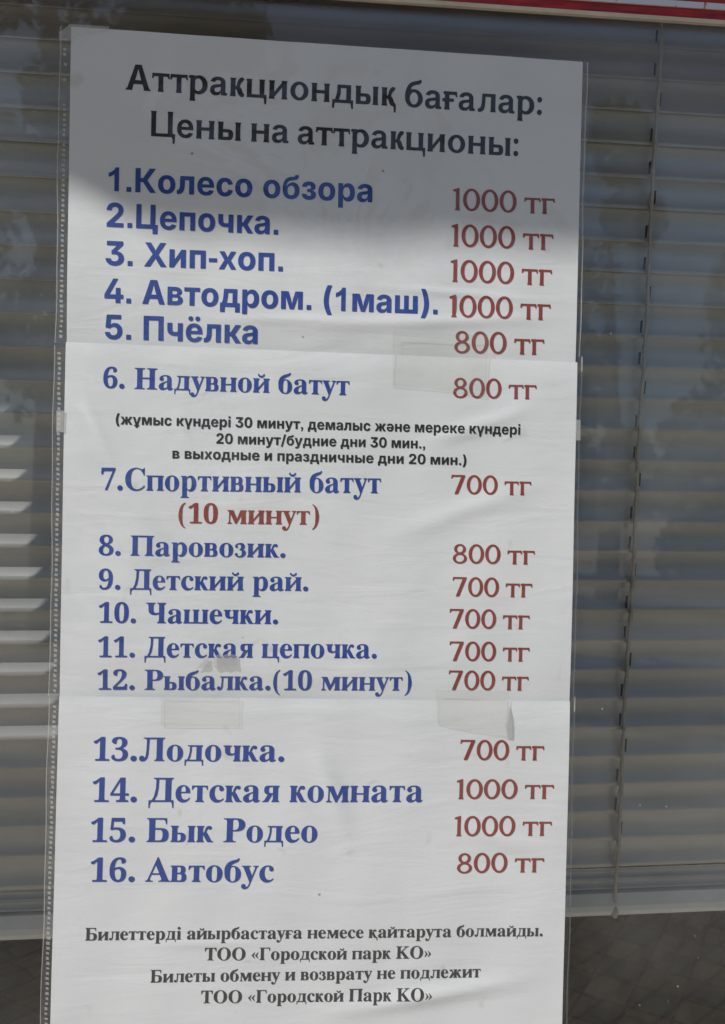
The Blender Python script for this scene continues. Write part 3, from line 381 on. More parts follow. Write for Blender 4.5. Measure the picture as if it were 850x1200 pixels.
FLARED_PRICE = {
  'т': (510, '40,424 40,490 470,490 470,424|430,424 430,492 482,494 494,480 504,362 464,366 450;418|80,424 60;418 46,366 6,362 16,480 28,494 80,492|201,95 201,490 309,490 309,95 311;45 325,12 325,-2 255;-6 185,-2 185,12 199;45'),
  'г': (445, '62,95 62,380 56;426 16,426 16,470 42,494 170,494 170,95 172;45 186,12 186,-2 116;-6 46,-2 46,12 60;45|82,424 82,490 395,490 395,424|355,424 355,492 407,494 419,480 429,362 389,366 375;418|62,424 62,490 92,490 92,424'),
  'ь': (530, '64,0 64,395 62;445 48,478 48,493 188,493 188,478 174;445 172,395 172,0|164,0 164,294 373,294 505;294 505,147 505;0 373,0|164,66 352,66 397;66 397,147 397;228 352,228 164,228'),
  '0': (552, '533,345 533;199 458,95 382;-8 276,-8 170;-8 94,95 19;199 19,345 19;491 94,595 170;698 276,698 382;698 458,595 533;491|423,345 423;461 380,542 337;624 276,624 215;624 172,542 129;461 129,345 129;229 172,148 215;66 276,66 337;66 380,148 423;229'),
  '1': (328, '130,95 130,560 124;590 42,590 42,638 208,698 238,698 238,95 240;40 264,12 264,-3 100,-3 100,12 128;40'),
  '7': (524, '60,624 60,690 483,690 483,624|20,694 80,694 80,624 50;614 44,562 4,562|483,690 483,637 251,10 231,-4 124,-4 134,30 353,624'),
  '8': (538, '463,514 463;439 405,387 347;334 266,334 184;334 126,387 69;439 69,514 69;589 126,641 184;694 266,694 347;694 405,641 463;589|365,514 365;562 336,597 307;631 266,631 224;631 195,597 166;562 166,514 166;466 195,432 224;397 266,397 307;397 336,432 365;466|501,181 501;101 432,45 363;-11 266,-11 168;-11 100,45 31;101 31,181 31;260 100,316 168;373 266,373 363;373 432,316 501;260|403,181 403;234 363,272 323;309 266,309 209;309 168,272 128;234 128,181 128;128 168,90 209;52 266,52 323;52 363,90 403;128'),
  ' ': (207, ''),
}

def contours(spec):
    """outline string -> flattened closed polylines ('x,y' on the curve, 'x;y' quadratic control)"""
    res = []
    for part in spec.split('|'):
        pts = []
        for tok in part.split():
            on = ',' in tok
            x, y = tok.split(',' if on else ';')
            pts.append((float(x), float(y), on))
        full = []
        n = len(pts)
        for i, p in enumerate(pts):
            q = pts[(i + 1) % n]
            full.append(p)
            if not p[2] and not q[2]:
                full.append(((p[0] + q[0]) / 2, (p[1] + q[1]) / 2, True))
        while not full[0][2]:
            full.append(full.pop(0))
        out = []
        m = len(full); i = 0
        while i < m:
            p = full[i]; q = full[(i + 1) % m]
            out.append((p[0], p[1]))
            if not q[2]:
                r = full[(i + 2) % m]
                for k in (1, 2, 3):
                    t = k / 4; u = 1 - t
                    out.append((u*u*p[0] + 2*u*t*q[0] + t*t*r[0], u*u*p[1] + 2*u*t*q[1] + t*t*r[1]))
                i += 2
            else:
                i += 1
        clean = [out[0]]
        for p in out[1:]:
            if abs(p[0]-clean[-1][0]) + abs(p[1]-clean[-1][1]) > .5: clean.append(p)
        if abs(clean[0][0]-clean[-1][0]) + abs(clean[0][1]-clean[-1][1]) < .5: clean.pop()
        res.append(clean)
    return res
GLYPH_CACHE = {}
def glyph_mesh(font_id, font, ch):
    """filled, non-overlapping triangles of one letter (nonzero union of its outlines)"""
    key = (font_id, ch)
    if key in GLYPH_CACHE: return GLYPH_CACHE[key]
    adv, spec = font[ch]
    if not spec:
        GLYPH_CACHE[key] = (adv, [], []); return GLYPH_CACHE[key]
    cs = contours(spec)
    vs, es = [], []
    for c in cs:
        b = len(vs)
        vs += [Vector(p) for p in c]
        es += [(b + i, b + (i + 1) % len(c)) for i in range(len(c))]
    ov, oe, of, _, _, _ = delaunay_2d_cdt(vs, es, [], 0, 1e-3)
    tris = []
    for f in of:
        cx = sum(ov[i].x for i in f) / len(f); cy = sum(ov[i].y for i in f) / len(f)
        wn = 0
        for c in cs:
            for i in range(len(c)):
                (x0, y0), (x1, y1) = c[i], c[(i + 1) % len(c)]
                if (y0 <= cy) != (y1 <= cy):
                    s = (x1 - x0) * (cy - y0) - (cx - x0) * (y1 - y0)
                    if y1 > y0 and s > 0: wn += 1
                    elif y1 <= y0 and s < 0: wn -= 1
        if wn: tris.append(tuple(f))
    GLYPH_CACHE[key] = (adv, [(v.x, v.y) for v in ov], tris)
    return GLYPH_CACHE[key]


# ------------------------------------------------------------------ large structure: ground, kiosk, window
gm, n, l, p = new_mat('paving')
v = coords(n, l, (1, 1, 1), (0, 0, R(38)))
br = n.new('ShaderNodeTexBrick'); br.inputs['Scale'].default_value = 3.2; br.inputs['Mortar Size'].default_value = .02
br.inputs['Color1'].default_value = (.28, .25, .215, 1); br.inputs['Color2'].default_value = (.24, .215, .185, 1); br.inputs['Mortar'].default_value = (.12, .11, .10, 1)
l.new(v, br.inputs['Vector'])
l.new(mixc(n, l, .5, br.outputs['Color'], ramp(n, l, noise(n, l, v, 2.5, 6), [(.3, (.21, .19, .16)), (.7, (.29, .26, .22))])), p.inputs['Base Color'])
p.inputs['Roughness'].default_value = .9
ground = tag(mesh('ground', [(-400, -400, 0), (400, -400, 0), (400, 400, 0), (-400, 400, 0)], [(0, 1, 2, 3)], gm), kind='structure')

fm, n, l, p = new_mat('linoleum_parquet')
v = coords(n, l, (1, 1, 1), (0, 0, R(35)))
ck = n.new('ShaderNodeTexChecker'); ck.inputs['Scale'].default_value = 8.4
ck.inputs['Color1'].default_value = (.68, .45, .22, 1); ck.inputs['Color2'].default_value = (.36, .34, .19, 1)
l.new(v, ck.inputs['Vector'])
wv = n.new('ShaderNodeTexWave'); wv.inputs['Scale'].default_value = 5.0; wv.inputs['Distortion'].default_value = 3.0; wv.inputs['Detail'].default_value = 3
l.new(v, wv.inputs['Vector'])
c1 = mixc(n, l, .35, ck.outputs['Color'], ramp(n, l, wv.outputs['Fac'], [(.2, (.22, .17, .11)), (.8, (.55, .42, .28))]))
b2 = n.new('ShaderNodeTexBrick'); b2.inputs['Scale'].default_value = 4.2; b2.inputs['Mortar Size'].default_value = .018; b2.offset = 0
b2.inputs['Color1'].default_value = (1, 1, 1, 1); b2.inputs['Color2'].default_value = (1, 1, 1, 1); b2.inputs['Mortar'].default_value = (.45, .38, .32, 1)
b2.inputs['Brick Width'].default_value = .5; b2.inputs['Row Height'].default_value = .5
l.new(v, b2.inputs['Vector'])
l.new(mixc(n, l, 1.0, c1, b2.outputs['Color'], 'MULTIPLY'), p.inputs['Base Color']); p.inputs['Roughness'].default_value = .45
floor = tag(mesh('floor', [(-2.6, .22, .1), (2.6, .22, .1), (2.6, 4.2, .1), (-2.6, 4.2, .1)], [(0, 1, 2, 3)], fm), kind='structure')

WALL = plain('pale_render', (.62, .58, .50), .85, .3, .08, 6)
INSIDE = plain('interior_plaster', (.74, .70, .62), .9, .3, .06, 4)
SOFFIT = plain('canopy_board', (.15, .16, .18), .7, .4, .1, 5)
kiosk = tag(empty('ticket_kiosk', (0, .1, 0)), 'pale rendered ticket kiosk with a canopy over its window', 'kiosk')
WX0, WX1, WZ0, WZ1 = -.62, 1.10, .88, 2.05
b = MB()
b.box(-2.8, WX0, .0, .2, 0, 2.5); b.box(WX1, 2.8, .0, .2, 0, 2.5)
b.box(WX0, WX1, .0, .2, 0, WZ0); b.box(WX0, WX1, .0, .2, WZ1, 2.5)
b.build('front_wall', WALL, kiosk)
b = MB(); b.box(-2.8, -2.62, .2, 4.4, 0, 2.5); b.box(-2.62, 2.62, 4.22, 4.4, 0, 2.5)
b.box(2.62, 2.8, .2, .9, 0, 2.5); b.box(2.62, 2.8, 3.3, 4.4, 0, 2.5); b.box(2.62, 2.8, .9, 3.3, 0, .8); b.box(2.62, 2.8, .9, 3.3, 2.2, 2.5)  # unseen opening in the side wall, added to let daylight onto the floor
b.build('room_wall', INSIDE, kiosk)
SHADE_Z = px(380, 250, 0).z                      # where the canopy's shade ends on the sheets
TANP = sun_dir.z / -sun_dir.y
CANOPY_OUT = .45
CAN_Z = SHADE_Z + CANOPY_OUT * TANP
b = MB()
b.prism([(-3, -CANOPY_OUT, CAN_Z + .02), (3, -CANOPY_OUT, CAN_Z - .02), (3, 4.5, CAN_Z - .02), (-3, 4.5, CAN_Z + .02)],
        [(-3, -CANOPY_OUT, CAN_Z + .14), (3, -CANOPY_OUT, CAN_Z + .10), (3, 4.5, CAN_Z + .10), (-3, 4.5, CAN_Z + .14)])
b.build('canopy', SOFFIT, kiosk)
# unseen, added valance along the canopy's edge; its wavy hem draws the soft shade line across the top sheet
hem = [(-900, 190), (-300, 214), (0, 196), (60, 200), (92, 212), (135, 236), (190, 250), (250, 251), (330, 258), (430, 268), (520, 262), (610, 271), (690, 274), (760, 262), (900, 280), (1200, 262), (1900, 250), (3600, 200)]
hp = []
for u, v_ in hem:
    B = px(u, v_, -.0024); hp.append(B + sun_dir * ((-CANOPY_OUT - B.y) / sun_dir.y))
b = MB()
for yy in (-CANOPY_OUT - .004, -CANOPY_OUT - .001):
    for q in hp: b.v += [(q.x, yy, q.z), (q.x, yy, CAN_Z + .05)]
nh = len(hp)
for i in range(nh - 1):
    f_, g_ = 2 * i, 2 * nh + 2 * i
    b.f += [(f_, f_ + 2, f_ + 3, f_ + 1), (g_, g_ + 1, g_ + 3, g_ + 2), (f_, g_, g_ + 2, f_ + 2)]; b.m += [0, 0, 0]
b.build('shade_strip', SOFFIT, kiosk)
b = MB(); b.box(-2.8, 2.8, .0, 4.4, 2.5, CAN_Z - .03); b.build('roof', WALL, kiosk)

# window: red rail with a worn white stripe and a cream lip, clear pane
rm, n, l, p = new_mat('worn_red_paint')
v = coords(n, l, (1, 1, 1)); vx = coords(n, l, (3, 1, 40))
c = ramp(n, l, noise(n, l, vx, 14, 5, .65), [(.30, (.05, .012, .012)), (.40, (.26, .014, .016)), (.60, (.42, .025, .022))])
l.new(c, p.inputs['Base Color']); p.inputs['Roughness'].default_value = .35
wm, n, l, p = new_mat('worn_white_stripe')
vx = coords(n, l, (14, 1, 3)); k = ramp(n, l, noise(n, l, vx, 22, 4, .7), [(.33, (0, 0, 0)), (.38, (1, 1, 1))])
l.new(mixc(n, l, k, (.40, .10, .10), (.62, .66, .74)), p.inputs['Base Color']); p.inputs['Roughness'].default_value = .4
CREAM = plain('cream_paint', (.62, .54, .44), .5, .4, .1, 60)
win = tag(empty('shop_window', px(425, 1400, .0)), 'kiosk window with red painted top rail, white stripe and cream lip above dusty glass', 'window')
RY = -.0045
def rail_pt(u, off, y): 
    vv = 30 + (u - 850) * .0685 + off
    return px(u, vv, y)
def rail(name, o0, o1, y0, y1, mat, parent):
    us = [-700, -200, 425, 850, 1300, 1900]
    b = MB(); n_ = len(us)
    for u in us:
        for (o, y) in ((o0, y0), (o1, y0), (o1, y1), (o0, y1)): 
            q = rail_pt(u, o, y0); b.v.append((q.x, y, q.z))
    for i in range(n_ - 1):
        for k in range(4):
            k2 = (k + 1) % 4
            b.f.append((i * 4 + k, i * 4 + k2, i * 4 + 4 + k2, i * 4 + 4 + k)); b.m.append(0)
    b.f.append((0, 1, 2, 3)); b.m.append(0); b.f.append(tuple(4 * (n_ - 1) + k for k in (3, 2, 1, 0))); b.m.append(0)
    return b.build(name, mat, parent)
fr = rail('frame', -6.5, -110, RY, -.0015, rm, win)
bm_ = rail('cream_lip', -1.5, -6.4, RY - .001, -.0030, CREAM, fr); bm_.parent = fr; bm_.matrix_parent_inverse = Matrix()
fr2 = rail('white_stripe', -18.6, -25.6, RY - .0012, RY - .0002, wm, fr); fr2.parent = fr; fr2.matrix_parent_inverse = Matrix()
for o in (bm_, fr2): o.matrix_parent_inverse = Matrix.Translation(win.location).inverted().inverted() @ Matrix.Translation(-win.location)
b = MB(); b.box(WX0 + .002, WX1 - .002, .0, .004, WZ0 + .002, WZ1 - .002)
pane = b.build('glass_pane', GLASS, win)
# dried white splash and insect specks stuck on the pane
def blob(u, v, ru, rv, y, k=14, seed=1, rough=.4, rot=0):
    rnd = random.Random(seed); pts = []
    for i in range(k):
        a = 2 * math.pi * i / k; r = 1 - rough * rnd.random()
        x, z = ru * r * math.cos(a), rv * r * math.sin(a)
        pts.append(px(u + x * math.cos(rot) - z * math.sin(rot), v + x * math.sin(rot) + z * math.cos(rot), y))
    return pts
SPLASH = plain('dried_splash_white', (.72, .70, .64), .8, .2, .15, 400)
SPECK = plain('dark_speck', (.05, .045, .04), .7)
b = MB()
for (u, v, ru, rv, s) in ((43, 240, 7, 3.2, 3), (38, 243, 3, 1.6, 4), (50, 238, 2, 1.2, 9)):
    q = blob(u, v, ru, rv, -.0003, 16, s, .55, -.35); b.prism([p_ + Vector((0, -.0003, 0)) for p_ in q], q)
for (u, v, ru, rv, s) in ((805, 746, 2.2, 2.4, 5), (838, 429, .9, .9, 6), (801, 524, .9, .9, 7), (837, 740, 1.1, .8, 8), (41, 188, .9, .9, 2), (684, 481, .8, .7, 12)):
    q = blob(u, v, ru, rv, -.0003, 9, s, .4); b.prism([p_ + Vector((0, -.0003, 0)) for p_ in q], q)
sp = b.build('dried_splash', SPLASH); sp.parent = pane; sp.matrix_parent_inverse = Matrix.Translation(-win.location)
b = MB()
for (u, v, ru, rv, s) in ((31, 81.5, 1.3, 1.0, 3), (7.5, 222, 1.0, .8, 4), (784, 231, 3.2, 1.6, 5), (714, 675, .9, .9, 6), (735.5, 670, .9, .8, 8)):
    q = blob(u, v, ru, rv, -.0003, 9, s, .5, -.6); b.prism([p_ + Vector((0, -.0003, 0)) for p_ in q], q)
sk = b.build('speck', SPECK); sk.parent = pane; sk.matrix_parent_inverse = Matrix.Translation(-win.location)

# ------------------------------------------------------------------ venetian blind behind the pane
sm, n, l, p = new_mat('slat_grey_paint')
v = coords(n, l, (1, 1, 1)); vx = coords(n, l, (.6, 1, 9))
c = ramp(n, l, noise(n, l, vx, 12, 5, .6), [(.3, (.485, .47, .455)), (.7, (.56, .545, .525))])
c = mixc(n, l, ramp(n, l, noise(n, l, v, 160, 3, .6), [(.62, (0, 0, 0)), (.75, (.25, .25, .25))]), c, (.40, .39, .37))
l.new(c, p.inputs['Base Color']); p.inputs['Roughness'].default_value = .36; p.inputs['Specular IOR Level'].default_value = .5; p.inputs['Metallic'].default_value = .4
l.new(bump(n, l, noise(n, l, coords(n, l, (.35, 1, 1)), 30, 3), .25, .002), p.inputs['Normal'])
RAILM = plain('bottom_rail_paint', (.70, .69, .66), .4, .45, .06, 25)
CORD = plain('cord_braid', (.42, .39, .34), .85, .2, .2, 900)
HOLE = plain('slot_dark', (.022, .022, .024), .9, .1)
GAP0, GAPX, LEAN = .060, .045, .085
pn = Vector((GAPX, -1, -LEAN)).normalized()          # plane y = GAP0 + GAPX*x + LEAN*(1.40 - z)
pp = Vector((0, GAP0, 1.40))
def on_blind(u, v, dy=0): return px_plane(u, v, pp + Vector((0, dy, 0)), pn)
LEFT = [-36, 4, 43, 84, 125, 164, 206, 247, 287, 327, 367, 407, 447, 486, 526, 564.6, 603, 642, 680, 717.6, 755.5, 792.6, 830.5, 868, 904, 939, 973, 1008, 1044, 1057, 1069]
CRD = [16.5, 54.8, 93.3, 131.5, 170, 208.8, 246, 283.7, 320.7, 358, 395, 432, 469, 505.5, 542, 576.7, 612.5, 647.5, 682, 717, 752.5, 787, 820.7, 855, 887.8, 920, 953.5, 984.6, 1015.8, 1030, 1041]
cord_u = lambda v: 776.0 - .0535 * (v - 25)
blind = tag(empty('venetian_blind', on_blind(425, 1085)), 'closed grey venetian blind with a hanging ladder cord behind the window glass', 'blind')
X0, X1 = -.60, 1.08
SL_C, SL_T, SL_S = .0246, R(3.6), .0030
b = MB(); NP = 9; NX = 24
lips = []
for k, (yl, yr) in enumerate(zip(LEFT, CRD)):
    A = on_blind(0, yl); B = on_blind(cord_u(yr), yr)
    tilt = SL_T + R(random.uniform(-1.2, 1.2)); bow = random.uniform(-.0006, .0006)
    if k >= 29: tilt = R(8)
    c_len = SL_C if k < 29 else .0075
    lips.append((A, B))
    base = len(b.v)
    for i in range(NX + 1):
        x = X0 + (X1 - X0) * i / NX
        t = (x - A.x) / (B.x - A.x)
        P0 = A + (B - A) * t; P0.z += bow * math.sin(t * 2.2)
        for j in range(NP):
            s = j / (NP - 1)
            inn = s * c_len * math.sin(tilt) + SL_S * 4 * s * (1 - s) * math.cos(tilt)
            upz = s * c_len * math.cos(tilt) - SL_S * 4 * s * (1 - s) * math.sin(tilt)
            b.v.append((P0.x, P0.y + inn, P0.z + upz))
    for i in range(NX):
        for j in range(NP - 1):
            a = base + i * NP + j
            b.f.append((a, a + NP, a + NP + 1, a + 1)); b.m.append(0)
slats = b.build('slat_panel', sm, blind, True)
sol = slats.modifiers.new('thickness', 'SOLIDIFY'); sol.thickness = .00032; sol.offset = 0
# bottom rail
b = MB(); prof = [(.004, 0.0), (-.0035, .0), (-.0050, .0035), (-.0050, .0072), (-.0022, .0150), (.004, .0165)]
A = on_blind(0, 1099); B = on_blind(cord_u(1069) , 1069.5)
for x in (X0, X1):
    P0 = A + (B - A) * ((x - A.x) / (B.x - A.x))
    b.v += [(P0.x, P0.y + dy, P0.z + dz) for dy, dz in prof]
K = len(prof)
for k in range(K):
    b.f.append((k, (k + 1) % K, K + (k + 1) % K, K + k)); b.m.append(0)
b.f.append(tuple(range(K))); b.f.append(tuple(range(2 * K - 1, K - 1, -1))); b.m += [0, 0]
b.build('bottom_rail', RAILM, blind)
# ladder cord and the slots it is threaded through
b = MB(); pts = []
for i in range(60):
    vv = -40 + (1063 + 40) * i / 59
    pts.append(on_blind(cord_u(vv) + .8 * math.sin(vv * .021) + .4 * math.sin(vv * .09), vv, -.0030))
b.tube(pts, .00125, 8)
q = pts[-1]
b.tube([q + Vector((0, 0, .002)), q + Vector((0, 0, -.002)), q + Vector((0, 0, -.005)), q + Vector((.0005, 0, -.0075))], [.0014, .0026, .0028, .0012], 8)
for k in range(1, 29):
    yr = CRD[k]; u = cord_u(yr)
    # the thin ladder string that loops back under each slat
    a1 = on_blind(u, yr - 30, -.0026); a2 = on_blind(u - 5, yr - 8, .000); a3 = on_blind(u - 1, yr + 3, -.0026)
    b.tube([a1, a1.lerp(a2, .5), a2, a3], .00035, 5)
b.build('ladder_cord', CORD, blind, True)
b = MB()
for k in range(1, 28):
    yr = CRD[k]; side = -1 if k % 3 else 1
    u = cord_u(yr) + side * (4.6 if side < 0 else 3.4)
    top, bot = (yr - 19, yr - 5) if side < 0 else (yr - 22, yr - 7)
    w_ = .55
    for half in (0,):
        q = [on_blind(u - w_, top, .0), on_blind(u + w_ + .5, top, .0), on_blind(u + w_ - .8, bot, -.0014), on_blind(u - w_ - .8, bot, -.0014)]
        b.prism([v_ + Vector((0, -.0012, 0)) for v_ in q], [v_ + Vector((0, .0006, 0)) for v_ in q])
b.build('cord_slot', HOLE, blind)

# ------------------------------------------------------------------ the three printed sheets in their clear sleeves
def relief(x, z, s):
    """gentle waviness of sheet s in metres (added towards the viewer)"""
    a = .00022 * math.sin(31 * x + 2.1 * s + 9 * z) * math.sin(22 * z + 1.3 * s)
    a += .00012 * math.sin(67 * z + 17 * x + s) + .00008 * math.sin(120 * x - 35 * z + 2 * s)
    return a
CREASES = {1: [((380, 331), (700, 357), 2.0, .00030), ((300, 384), (690, 372), 4.0, .0007), ((200, 372), (480, 378), 3, .0004)],
           2: [((90, 445), (140, 560), 3.0, .00025), ((470, 530), (650, 470), 5.0, .0006), ((200, 470), (230, 540), 3.0, .0002), ((420, 640), (660, 560), 6, .0006)],
           3: [((345, 1196), (660, 1140), 5.0, .0010), ((150, 1108), (330, 1105), 2.0, .0003), ((360, 850), (420, 1010), 7.0, .0007), ((520, 960), (660, 1010), 6.0, .0006)]}
def sheet_y(s): return -.0022 - .0013 * (s - 1)
CR3 = {s: [(px(*a, sheet_y(s)), px(*c, sheet_y(s)), w * .0005 * 2, h) for a, c, w, h in v] for s, v in CREASES.items()}
SEAM = {1: (px(70, 400.5), px(676, 424.5)), 2: (px(69.5, 816), px(668, 822))}
def seam_z(k, x):
    a, c = SEAM[k]; return a.z + (c.z - a.z) * (x - a.x) / (c.x - a.x)
def height(x, z, s):
    h = relief(x, z, s)
    if s < 3:                                        # the lower end sinks back behind the next sheet
        d = z - seam_z(s, x); t = min(1, max(0, 1 - d / .030)); h -= .0010 * t * t * (1 + .35 * math.sin(26 * x + s))
    if s > 1:                                        # the upper edge leans back a little
        d = seam_z(s - 1, x) - z; t = min(1, max(0, 1 - d / .012)); h -= .00045 * t * t
    for a, c, w, amp in CR3[s]:
        dx, dz = c.x - a.x, c.z - a.z; L2 = dx * dx + dz * dz
        t = ((x - a.x) * dx + (z - a.z) * dz) / L2
        tc = min(1, max(0, t)); d = math.hypot(x - a.x - tc * dx, z - a.z - tc * dz)
        h += amp * math.exp(-(d / w) ** 2) * math.sin(math.pi * tc) ** 2
    return h
CORNERS = {1: ((83.5, 31), (683, 72.5), (674, 462), (77.3, 440)),
           2: ((77, 400.5), (677, 424.5), (667.5, 850), (69.3, 846)),
           3: ((69.5, 816), (668.5, 822), (657.5, 1262), (57.5, 1258))}
def grid_sheet(name, cs, s, mat, parent, nx=180, nz=130, dy=0.0, thick=.00012):
    P = [px(u, v, sheet_y(s)) for u, v in cs]
    vs, fs = [], []
    for j in range(nz + 1):
        for i in range(nx + 1):
            a, c = i / nx, j / nz
            q = (P[0] * (1 - a) + P[1] * a) * (1 - c) + (P[3] * (1 - a) + P[2] * a) * c
            vs.append((q.x, sheet_y(s) + dy - height(q.x, q.z, s), q.z))
    for j in range(nz):
        for i in range(nx):
            a = j * (nx + 1) + i
            fs.append((a, a + nx + 1, a + nx + 2, a + 1))
    o = mesh(name, vs, fs, mat, None, True); hang(o, parent)
    return o
def text_line(name, text, fid, font, p0, p1, cap_px, s, mat, parent, label=None, cap=None, bend=0.0):
    """one printed line: ink from p0 to p1 (photo measurements of its baseline), fitted in width, lying on sheet s"""
    A, B = px(*p0, sheet_y(s)), px(*p1, sheet_y(s))
    ex = B - A; L = ex.length; ex.normalize(); ez = Vector((-ex.z, 0, ex.x))
    cap = cap or {'T': 676, 'A': 716, 'S': 690, 'R': 690}[fid]
    sz = (px(p0[0], p0[1] - cap_px, sheet_y(s)) - A).length / cap
    x = 0; items = []
    for ch in text:
        adv, v, t = glyph_mesh(fid, font, ch); items.append((x, v, t)); x += adv
    lo = min(x0 + min(q[0] for q in v) for x0, v, t in items if v); hi = max(x0 + max(q[0] for q in v) for x0, v, t in items if v)
    sx = L / (hi - lo)
    vs, fs = [], []
    for x0, v, t in items:
        b0 = len(vs)
        for gx, gy in v:
            q = A + ex * ((x0 + gx - lo) * sx) + ez * (gy * sz + bend * math.sin(math.pi * (x0 + gx - lo) / (hi - lo)))
            vs.append((q.x, sheet_y(s) - height(q.x, q.z, s) - .00016, q.z))
        fs += [tuple(b0 + i for i in f) for f in t]
    o = mesh(name, vs, fs, mat, None); hang(o, parent)
    if label: o['label'] = label
    return o

sheet_labels = {1: 'white paper sheet with black two-line heading and rides 1 to 5',
                2: 'white paper sheet listing rides 6 to 12 and a small black note',
                3: 'white paper sheet listing rides 13 to 16 and grey ticket notes'}
SH = {}
for s in (1, 2, 3):
    c = CORNERS[s]
    SH[s] = tag(empty('price_sheet', px((c[2][0] + c[3][0]) / 2, c[3][1], sheet_y(s))), sheet_labels[s], 'price list', 'printed price sheets taped below one another')
    grid_sheet('paper', c, s, PAPER, SH[s])
LINES = [
 # sheet, name, text, face, ink, start, end, cap height in photo pixels
 (1, 'heading_line', 'Аттракциондық бағалар:', 'S', INK_BLACK, (147.4, 105), (635, 135), 30),
 (1, 'heading_line', 'Цены на аттракционы:', 'S', INK_BLACK, (176.5, 159.4), (607.5, 183), 29.5),
 (1, 'ride_line', '1.Колесо обзора', 'A', INK_BLUE, (127.3, 223.6), (436.3, 237.5), 28),
 (1, 'ride_line', '2.Цепочка.', 'A', INK_BLUE, (124.8, 265.6), (326, 275), 28),
 (1, 'ride_line', '3. Хип-хоп.', 'A', INK_BLUE, (123.8, 310.6), (331.5, 318), 28),
 (1, 'ride_line', '4. Автодром. (1маш).', 'A', INK_BLUE, (122.4, 354.5), (512.7, 368.5), 28),
 (1, 'ride_line', '5. Пчёлка', 'A', INK_BLUE, (122.8, 396.8), (301.7, 402.8), 28),
 (1, 'price_line', '1000 тг', 'R', INK_RED, (530.7, 246.4), (650.4, 251.3), 26),
 (1, 'price_line', '1000 тг', 'R', INK_RED, (528.8, 288.5), (648.5, 293.2), 26),
 (1, 'price_line', '1000 тг', 'R', INK_RED, (527.8, 329.9), (646.8, 334.7), 26),
 (1, 'price_line', '1000 тг', 'R', INK_RED, (526.5, 371.5), (645.4, 375.2), 26),
 (1, 'price_line', '800 тг', 'R', INK_RED, (532.6, 413.2), (638, 415.8), 25.5),
 (2, 'ride_line', '6. Надувной батут', 'T', INK_BLUE, (121, 454.4), (409.3, 463.2), 24.6),
 (2, 'price_line', '800 тг', 'R', INK_RED, (531, 466), (628.8, 468), 23.4),
 (2, 'note_line', '(жұмыс күндері 30 минут, демалыс және мереке күндері', 'A', INK_BLACK, (135.8, 497.2), (609.6, 509.5), 12.2),
 (2, 'note_line', '20 минут/будние дни 30 мин.,', 'A', INK_BLACK, (253.5, 519.8), (498, 525.6), 12),
 (2, 'note_line', 'в выходные и праздничные дни 20 мин.)', 'A', INK_BLACK, (202.2, 537.2), (546.5, 545.2), 12),
 (2, 'ride_line', '7.Спортивный батут', 'T', INK_BLUE, (118.8, 574.2), (446.4, 578), 26),
 (2, 'price_line', '700 тг', 'R', INK_RED, (528.5, 578.8), (622.4, 580.3), 22.4),
 (2, 'ride_line', '(10 минут)', 'T', INK_RED, (209.2, 613), (373.8, 615), 23.6),
 (2, 'ride_line', '8. Паровозик.', 'T', INK_BLUE, (115.8, 650.5), (334.5, 653.4), 23.6),
 (2, 'price_line', '800 тг', 'R', INK_RED, (530.5, 660), (626.5, 661.5), 22.6),
 (2, 'ride_line', '9. Детский рай.', 'T', INK_BLUE, (115.8, 690.5), (361.2, 692.5), 24),
 (2, 'price_line', '700 тг', 'R', INK_RED, (530, 698.6), (623.5, 700), 22.6),
 (2, 'ride_line', '10. Чашечки.', 'T', INK_BLUE, (115.8, 729.6), (325.8, 731.2), 24),
 (2, 'price_line', '700 тг', 'R', INK_RED, (526.5, 736.2), (620.5, 737.4), 22.8),
 (2, 'ride_line', '11. Детская цепочка.', 'T', INK_BLUE, (115, 770), (441.4, 771.3), 24.2),
 (2, 'price_line', '700 тг', 'R', INK_RED, (526.5, 774.4), (620.5, 775.2), 22.8),
 (2, 'ride_line', '12. Рыбалка.(10 минут)', 'T', INK_BLUE, (114, 808.4), (482.3, 809.4), 23.8),
 (2, 'price_line', '700 тг', 'R', INK_RED, (525.5, 808.6), (619.5, 809.4), 23),
 (3, 'ride_line', '13.Лодочка.', 'T', INK_BLUE, (109.4, 891.4), (333, 892.4), 27.6),
 (3, 'price_line', '700 тг', 'R', INK_RED, (539, 890.4), (637.5, 891), 23.6),
 (3, 'ride_line', '14. Детская комната', 'T', INK_BLUE, (108.3, 939.6), (495.3, 939.8), 28.4),
 (3, 'price_line', '1000 тг', 'R', INK_RED, (535, 936.4), (649, 936), 23.2),
 (3, 'ride_line', '15. Бык Родео', 'T', INK_BLUE, (106.3, 986.6), (371.6, 986.6), 28.2),
 (3, 'price_line', '1000 тг', 'R', INK_RED, (532.5, 979.8), (646.5, 979.3), 23.4),
 (3, 'ride_line', '16. Автобус', 'T', INK_BLUE, (105.8, 1033.4), (320.7, 1033.2), 28.2),
 (3, 'price_line', '800 тг', 'R', INK_RED, (535.5, 1023.4), (637.5, 1022), 23.4),
 (3, 'note_line', 'Билеттерді айырбастауға немесе қайтарута болмайды.', 'T', INK_GREY, (99.9, 1102), (635.8, 1096.8), 14.6),
 (3, 'note_line', 'ТОО «Городской парк КО»', 'T', INK_GREY, (239.9, 1125.4), (505, 1123), 14.6),
 (3, 'note_line', 'Билеты обмену и возврату не подлежит', 'T', INK_GREY, (176.3, 1151.2), (563.2, 1145.2), 14.6),
 (3, 'note_line', 'ТОО «Городской Парк КО»', 'T', INK_GREY, (235.6, 1175.4), (505.8, 1171.8), 14.6),
]
FACE = {'T': SERIF, 'A': GROTESQUE, 'S': FLARED, 'R': FLARED_PRICE}
